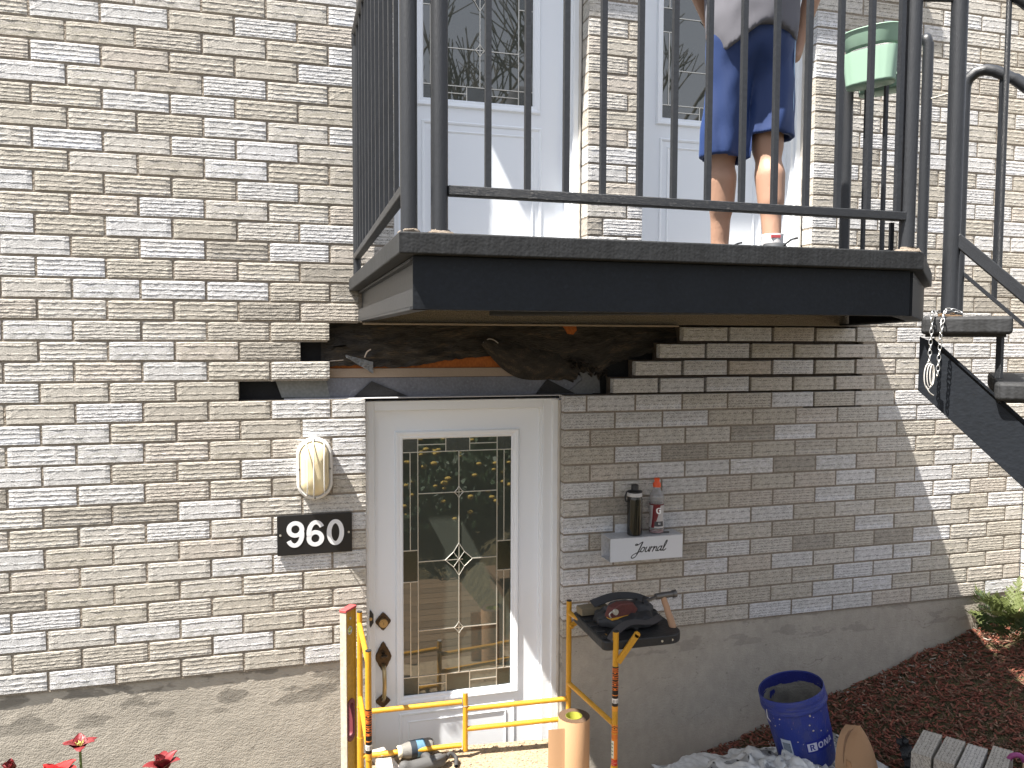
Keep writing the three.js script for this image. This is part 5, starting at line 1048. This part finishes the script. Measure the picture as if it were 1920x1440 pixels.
// ---------- white sack, wrapping paper, boards ----------
{
  const wt = dataTex(512, 512, (u, v) => { const a = fbm2(u * 5, v * 5, 4), b = n2(u * 30, v * 30); let s = 0.92 + 0.05 * b; if (a > 0.3) s *= 0.72; if (a > 0.34 && b > 0.55) s *= 0.3; return [s, s, s * 0.99]; });
  const sack = solo('cement_sack', sheet(90, 70, (u, v) => {
    const x = 1.72 + 1.0 * u, z = 0.24 + 0.95 * v, d = Math.hypot((u - 0.42) / 0.46, (v - 0.55) / 0.48);
    const base = Math.max(groundY(x, z), -0.64) + 0.05;
    const lift = Math.max(0, 1 - d * d) * 0.16, cr = Math.abs(fbm2(u * 6 + 2, v * 5, 4)) * 0.11 + 0.03 * Math.abs(n2(u * 15, v * 13));
    const edge = 0.05 * n2(u * 5, v * 4);
    return [x + edge * 0.5, base + lift + cr * Math.max(0.15, 1 - d * 0.7), z + edge];
  }, 0.002), std([0.66, 0.67, 0.68], 0.55, { map: wt, bumpMap: grain, bumpScale: 0.001 }), 'crumpled white plastic sack spread under the blue bucket', 'sack');
  const kraft = std([0.36, 0.215, 0.115], 0.88, { bumpMap: grainFine, bumpScale: 0.0008 });
  const kp = thing('wrapping_paper', 'curled strip of brown wrapping paper beside the blue bucket', 'paper', [2.45, -0.37, 0.82], 0.15); kp.scale.setScalar(1.3);
  mesh('curl', sheet(24, 24, (u, v) => {
    const s = 2 * u - 1, w = 0.108 * Math.sqrt(Math.max(0.02, 1 - Math.pow(Math.max(0, v), 3.2)));
    return [0.045 + s * w + 0.03 * v * v - 0.02 * v, -0.2 + 0.3 * v - 0.015 * s * s, 0.035 - 0.05 * s * s - 0.07 * v * v];
  }, 0.0012), kraft, kp);
  mesh('band', sheet(24, 4, (u, v) => { const t = 0.35 + 1.5 * u, r = 0.085 + 0.02 * v; return [-0.02 - r * Math.cos(t) * 1.1, 0.0 + r * Math.sin(t) * 1.05, 0.05 - 0.09 * u + 0.02 * v]; }, 0.0012), kraft, kp);
  mesh('leaf_end', sheet(20, 10, (u, v) => { const w = 0.026 * Math.sin(Math.PI * Math.min(1, 0.06 + u)) ; return [-0.115 + 0.018 * Math.sin(u * 3) + (v - 0.5) * 2 * w, -0.13 + 0.19 * u, 0.06 + 0.022 * (1 - (2 * v - 1) ** 2)]; }, 0.0012), kraft, kp);
  solo('paper_scrap', sheet(12, 8, (u, v) => [2.5 + 0.13 * u, -0.56 + 0.07 * v + 0.03 * u, 0.98 - 0.12 * v + 0.02 * n2(u * 4, v * 4)], 0.001), std([0.6, 0.62, 0.65], 0.7), 'small white paper scrap on the mulch by the brown paper', 'paper');
  // salvaged bricks, two layers, combed faces up
  const dirV = V3(0.235, 0, -0.173).normalize(), sideV = V3(0.173, 0, 0.235).normalize();
  const gy = groundY(2.85, 0.95) + 0.004;
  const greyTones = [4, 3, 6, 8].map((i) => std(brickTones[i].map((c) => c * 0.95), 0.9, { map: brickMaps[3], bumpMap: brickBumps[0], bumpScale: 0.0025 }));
  let n = 0;
  const where = ['first in the upper layer of the brick pile, edge chipped', 'second in the upper layer of the brick pile', 'third in the upper layer of the brick pile', 'last in the upper layer of the brick pile, set a little back'];
  for (const [layer, i] of [[0, 0], [0, 1], [0, 2], [0, 3], [1, 0], [1, 1], [1, 2], [1, 3]]) {
    const br = thing('salvaged_brick', layer ? `grey combed brick, ${where[i]}` : 'grey brick in the lower layer of the brick pile on the mulch', 'brick', [0, 0, 0], 0, 'salvaged bricks piled on the mulch');
    const m = mesh('brick_body', brickGeo(BW, [0, 4, 5, 9][i], 0.09), greyTones[(i + layer) % 4], br);
    // lay the brick on its back: face up
    const a = V3(2.705, gy + (layer + 1) * 0.0925, 0.985).addScaledVector(sideV, i * 0.092 + rr(-0.004, 0.004)).addScaledVector(dirV, [0, -0.01, -0.03, 0.03][i] + rr(-0.012, 0.012) + (layer ? 0 : -0.02));
    br.position.copy(a); br.quaternion.setFromRotationMatrix(new THREE.Matrix4().makeBasis(dirV, sideV.clone().negate(), V3(0, 1, 0)));
    br.rotateZ(rr(-0.03, 0.03)); n++;
  }
  const wb = thing('wood_offcut', 'pale wood offcut standing at the end of the brick pile', 'wood', [3.08, gy, 1.19], 0.4);
  mesh('block', rbx(-0.05, 0.05, 0, 0.2, -0.05, 0.05, 0.003), std([0.45, 0.33, 0.22], 0.85, { bumpMap: grain, bumpScale: 0.002 }), wb);
  solo('pink_hose', pipe([[3.02, gy + 0.16, 1.08], [3.03, gy + 0.2, 1.1], [3.055, gy + 0.205, 1.12], [3.075, gy + 0.17, 1.13]], 0.011, 24, 10), std([0.3, 0.06, 0.2], 0.6), 'short bent piece of purple hose by the wood offcut', 'hose');
  const bag = thing('plastic_scrap', 'dark crumpled plastic scrap lying on the mulch behind the brick pile', 'plastic', [2.83, groundY(2.83, 0.72), 0.72], 0.3);
  mesh('film', sheet(20, 16, (u, v) => { const w = 0.075 * (1 - 0.75 * v); return [(u - 0.5) * w * 2 + 0.02 * n2(v * 4, 1), 0.01 + 0.14 * v - 0.03 * Math.abs(u - 0.5), 0.05 - 0.1 * v + 0.03 * fbm2(u * 4, v * 4, 3) + 0.02 * (1 - (2 * u - 1) ** 2)]; }, 0.001), phys([0.02, 0.022, 0.024], 0.5, { bumpMap: grain, bumpScale: 0.002 }), bag);
}
// ---------- leafy plant at the corner ----------
function frond(L, seed) {        // one toothed compound leaf along +y, curling toward +z
  const q = mulberry(seed), P = [], I = [];
  const tri = (a, b, c) => { const k = P.length / 3; P.push(...a, ...b, ...c); I.push(k, k + 1, k + 2); };
  const spine = (t) => [0.03 * L * Math.sin(t * 4 + seed), L * (t - 0.18 * t * t), 0.45 * L * t * t];
  const n = 6;
  const leaflet = (o, dir, len) => {
    const up = [0, 0.25, 0.5], m = 5;
    for (let s = -1; s <= 1; s += 2) for (let i = 0; i < m; i++) {
      const t0 = i / m, t1 = (i + 1) / m, w = (t) => 0.3 * len * Math.sin(Math.PI * Math.min(1, 0.12 + t * 0.9));
      const at = (t, k) => [o[0] + dir[0] * len * t - dir[1] * s * k, o[1] + dir[1] * len * t + dir[0] * s * k, o[2] + dir[2] * len * t - 0.12 * len * t * t + 0.25 * k];
      tri(at(t0, 0), at(t1, 0), at(t0 + 0.13, w(t0 + 0.06) * 1.15)); tri(at(t1, 0), at(t1 + 0.03, w(t1) * 0.8), at(t0 + 0.13, w(t0 + 0.06) * 1.15));
    }
  };
  for (let i = 1; i <= n; i++) { const t = i / (n + 0.4), o = spine(t), len = L * (0.34 * (1 - t) + 0.12) * (0.85 + 0.3 * q()); for (const s of [-1, 1]) { const a = 0.75 + 0.3 * q(); leaflet(o, [s * Math.sin(a), Math.cos(a), 0.12], len); } }
  leaflet(spine(0.97), [0, 1, 0.3], L * 0.24);
  const g = new THREE.BufferGeometry(); g.setAttribute('position', new THREE.Float32BufferAttribute(P, 3)); g.setIndex(I);
  return join([flat(g), rod([0, 0, 0], spine(0.5), 0.0022, 5, 0.0016), rod(spine(0.5), spine(0.97), 0.0016, 5, 0.0008)]);
}
{
  const pl = thing('leafy_plant', 'bright green plant with toothed leaves growing at the corner of the foundation', 'plant', [4.0, groundY(4.0, 0.2), 0.2]);
  const leafA = phys([0.125, 0.155, 0.045], 0.6, { transmission: 0.3, thickness: 0 }), leafB = phys([0.05, 0.09, 0.03], 0.65, { transmission: 0.3, thickness: 0 });
  const vars = [0, 1, 2, 3, 4].map((k) => frond(0.2 + 0.025 * k, k * 7 + 3));
  for (let i = 0; i < 30; i++) {
    const m = new THREE.Mesh(vars[i % 5], i % 3 ? leafA : leafB); m.name = 'leaf'; m.castShadow = m.receiveShadow = true;
    const a = rr(0, 6.28), r = rr(0.01, 0.16), h = rr(0.0, 0.16) * (1 - r * 2);
    m.position.set(Math.sin(a) * r * 1.1, 0.02 + h, Math.cos(a) * r * 0.9 - 0.02); m.rotation.set(rr(0.2, 1.0), a + rr(-0.4, 0.4), 0, 'YXZ'); m.scale.setScalar(rr(0.6, 1.0)); pl.add(m);
  }
  mesh('stem', [pipe([[0.02, -0.02, 0.02], [0.05, 0.1, 0.05], [0.1, 0.16, 0.1]], 0.004, 16, 6), pipe([[0, -0.02, 0], [0.06, 0.07, 0.12], [0.14, 0.09, 0.16]], 0.0035, 16, 6), pipe([[-0.02, -0.02, 0], [-0.03, 0.12, 0.04], [0.01, 0.2, 0.05]], 0.0035, 16, 6)], std([0.25, 0.2, 0.12], 0.8), pl);
}
// ---------- tulips ----------
function tulip(label, x, y, z, open, dark, seed, size = 1, lean = 0) {
  const t = thing('tulip', label, 'flower', [x, groundY(x, z), z], seed);
  const q = mulberry(seed * 13 + 1), top = y - groundY(x, z);
  const red = phys(dark ? [0.2, 0.012, 0.016] : [0.42, 0.018, 0.016], 0.5, { transmission: 0.25, thickness: 0 });
  for (let i = 0; i < 6; i++) {
    const a = (i / 6) * Math.PI * 2 + q() * 0.5, o = open * (i % 2 ? 1 : 0.75) + (q() - 0.5) * 0.5, L = (0.05 + 0.012 * q()) * size, w = (0.021 + 0.006 * q()) * size;
    const g = sheet(10, 8, (u, v) => {
      const s = (u - 0.5) * 2, wd = w * Math.sin(Math.PI * (0.13 + 0.8 * v)) ** 0.8, r = 0.006 + L * v * Math.sin(o * (0.35 + 0.75 * v)), h = L * v * Math.cos(o * (0.35 + 0.75 * v));
      const cup = -0.012 * s * s * size * (1 - o * 0.5);
      const px = r + cup + 0.003 * n2(v * 4, s * 3 + i), pz = s * wd;
      return [px * Math.cos(a) - pz * Math.sin(a), h, px * Math.sin(a) + pz * Math.cos(a)];
    }, 0.0006);
    const m = mesh('petal', g, red, t); m.position.set(lean, top, 0);
  }
  mesh('pistil', [rod([lean, top, 0], [lean, top + 0.022 * size, 0], 0.004, 8), ...[0, 1, 2, 3, 4].map((k) => rod([lean, top, 0], [lean + 0.012 * Math.cos(k * 1.26), top + 0.02, 0.012 * Math.sin(k * 1.26)], 0.0018, 5))], std([0.4, 0.36, 0.1], 0.7), t);
  mesh('stem', [pipe([[0, -0.02, 0], [lean * 0.3, top * 0.5, 0.01], [lean, top, 0]], 0.0038, 20, 7)], std([0.12, 0.17, 0.05], 0.7), t);
  for (let k = 0; k < 3; k++) { const a = k * 2.2 + seed; mesh('leaf', sheet(6, 16, (u, v) => { const w = 0.022 * Math.sin(Math.PI * (0.1 + 0.88 * v)), s = (u - 0.5) * 2, r = 0.01 + 0.14 * v * v; return [Math.cos(a) * r - Math.sin(a) * s * w, 0.3 * v - 0.06 * v * v + 0.01 * s * s, Math.sin(a) * r + Math.cos(a) * s * w]; }, 0.001), phys([0.1, 0.19, 0.12], 0.55, {}), t); }
  return t;
}
tulip('fading dark red tulip with petals spread wide, tallest of the flowers', -0.615, 0.3, 1.187, 1.25, true, 2, 0.85);
tulip('large open bright red tulip below the tallest flower', -0.675, 0.215, 1.21, 0.95, false, 5, 1.25);
tulip('red tulip bud mostly hidden behind the large open flower', -0.83, 0.205, 1.1, 0.5, true, 9, 0.7);
const tl = tulip('dark red tulip beside a thin bluish leaf', -0.376, 0.235, 1.256, 0.75, true, 7, 0.95);
mesh('leaf', sheet(4, 14, (u, v) => [0.038 + 0.006 * v + (u - 0.5) * 0.009 * (1 - v), 0.3 + 0.275 * v, 0.0], 0.001), std([0.06, 0.15, 0.13], 0.6), tl);

// ---------- garden behind the viewpoint, seen in the glass ----------
{
  const deck = thing('wood_deck', 'weathered board walk in the sunken passage before the basement door', 'deck', [0, 0, 0]);
  const dt = woodTex([0.72, 0.63, 0.52], [0.45, 0.38, 0.31], 2, 6, 8);
  const tones = [0.44, 0.38, 0.48].map((k) => std([k * 1.15, k * 1.05, k * 0.9], 0.88, { map: dt, bumpMap: grain, bumpScale: 0.002 }));
  for (let i = 0; i < 19; i++) { const z = 0.95 + i * 0.148; mesh('board', rbx(0.3, 2.6, -0.9 + rr(-0.002, 0.002), -0.87, z, z + 0.14, 0.004), tones[i % 3], deck); }
  const box = thing('wood_planter_box', 'low timber box on the board walk beside a post', 'planter box', [2.05, -0.87, 2.7]);
  mesh('side', [rbx(-0.3, 0.3, 0, 0.3, -0.2, -0.16, 0.004), rbx(-0.3, 0.3, 0, 0.3, 0.16, 0.2, 0.004)], tones[0], box); mesh('side', [rbx(-0.3, -0.26, 0, 0.3, -0.16, 0.16, 0.004), rbx(0.26, 0.3, 0, 0.3, -0.16, 0.16, 0.004)], tones[2], box);
  mesh('cap', rbx(-0.34, 0.34, 0.3, 0.335, -0.24, 0.24, 0.004), tones[0], box); mesh('post', rbx(0.1, 0.2, 0.335, 1.3, -0.05, 0.05, 0.005), tones[2], box);
  structure('road', bx(-40, 60, -0.5, -0.3, 9.5, 17), std([0.1, 0.1, 0.1], 0.9, { bumpMap: grain, bumpScale: 0.004 }));
  const leafG = flat(new THREE.PlaneGeometry(0.05, 0.09, 1, 2)), lp = leafG.attributes.position; for (let i = 0; i < lp.count; i++) { lp.setZ(i, 0.012 * Math.cos(lp.getY(i) * 30)); if (Math.abs(lp.getY(i)) > 0.03) lp.setX(i, lp.getX(i) * 0.25); }
  const gm = [[0.05, 0.1, 0.028], [0.07, 0.12, 0.03], [0.035, 0.075, 0.025]].map((c) => phys(c, 0.6, { transmission: 0.3, thickness: 0 }));
  const shrub = (label, x, z, w, h, n, flowers) => {
    const t = thing('shrub', label, 'shrub', [x, groundY(x, z), z], 0, 'garden shrubs beyond the deck');
    const im = new THREE.InstancedMesh(leafG, gm[Math.floor(R() * 3)], n), o = new THREE.Object3D();
    for (let i = 0; i < n; i++) { const a = rr(0, 6.28), u = R(), r = w * Math.sqrt(R()) * (1 - 0.45 * u * u); o.position.set(Math.cos(a) * r, 0.05 + u * h * (0.8 + 0.3 * n2(a * 2, u * 4)), Math.sin(a) * r * 0.7); o.rotation.set(rr(-1.4, 1.4), rr(0, 6.28), rr(-1, 1)); o.scale.setScalar(rr(0.6, 1.4)); o.updateMatrix(); im.setMatrixAt(i, o.matrix); }
    im.name = 'foliage'; im.userData = { kind: 'stuff' }; t.add(im);
    mesh('stem', [0, 1, 2, 3, 4].map((k) => rod([0, -0.05, 0], [rr(-0.5, 0.5) * w, h * rr(0.6, 0.95), rr(-0.4, 0.4) * w], 0.012, 6, 0.004)), std([0.14, 0.1, 0.07], 0.9), t);
    if (flowers) { const fl = []; for (let i = 0; i < flowers; i++) { const a = rr(0, 6.28), u = rr(0.2, 1); fl.push(new THREE.IcosahedronGeometry(rr(0.02, 0.04), 1).scale(1, 0.6, 1).translate(Math.cos(a) * w * rr(0.5, 1), u * h, -Math.abs(Math.sin(a)) * w * 0.8)); } mesh('blossoms', fl, std([0.5, 0.34, 0.06], 0.7), t).userData = { kind: 'stuff' }; }
  };
  shrub('green shrub with many yellow blossoms beyond the board walk', 1.15, 4.55, 0.6, 1.0, 2600, 60);
  shrub('low green shrub with scattered yellow blossoms at the edge of the walk', 1.7, 4.15, 0.75, 0.75, 2600, 34);
  shrub('broad green shrub with a few yellow blossoms beyond the walk', 2.2, 4.9, 0.8, 1.15, 2600, 40);
  shrub('dense dark shrub growing past the end of the walk', 3.6, 5.4, 1.1, 1.6, 2400, 0);
  shrub('tall narrow shrub standing behind the blossoming shrubs', 1.7, 6.2, 0.45, 1.9, 1800, 0);
  // bare tree mirrored in the upper glass
  const bark = std([0.12, 0.095, 0.075], 0.9, { bumpMap: grain, bumpScale: 0.01 });
  const bareTree = (label, x, z, s, seed) => {
    const t = thing('bare_tree', label, 'tree', [x, groundY(x, z), z], 0, 'bare trees in the garden'), q = mulberry(seed), list = [];
    const grow = (a, d, L, r, k) => { const b = a.clone().addScaledVector(d, L); list.push(rod(a.toArray(), b.toArray(), r, k > 3 ? 8 : 4, r * 0.68)); if (k === 0) return; const n = k > 4 ? 3 : 2 + (q() > 0.6 ? 1 : 0); for (let i = 0; i < n; i++) { const e = d.clone().add(V3((q() - 0.5) * 1.5, (q() - 0.25) * 0.8, (q() - 0.5) * 1.5)).normalize(); grow(b, e, L * (0.68 + 0.2 * q()), r * 0.66, k - 1); } };
    grow(V3(0, 0.9 * s, 0), V3(0.05, 1, 0).normalize(), 1.3 * s, 0.1 * s, 6);
    mesh('trunk', [rod([0, -0.1, 0], [0, 0.9 * s, 0], 0.14 * s, 12, 0.1 * s)], bark, t);
    mesh('crown', list, bark, t);
  };
  bareTree('bare branching tree standing behind the garden shrubs', 2.2, 9.0, 1.3, 5);
  bareTree('wide bare tree far behind the garden shrubs', 6.5, 11, 1.5, 8);
}
scene.traverse((o) => { if (o.isMesh) { o.castShadow = true; o.receiveShadow = true; } });
renderer.render(scene, camera);
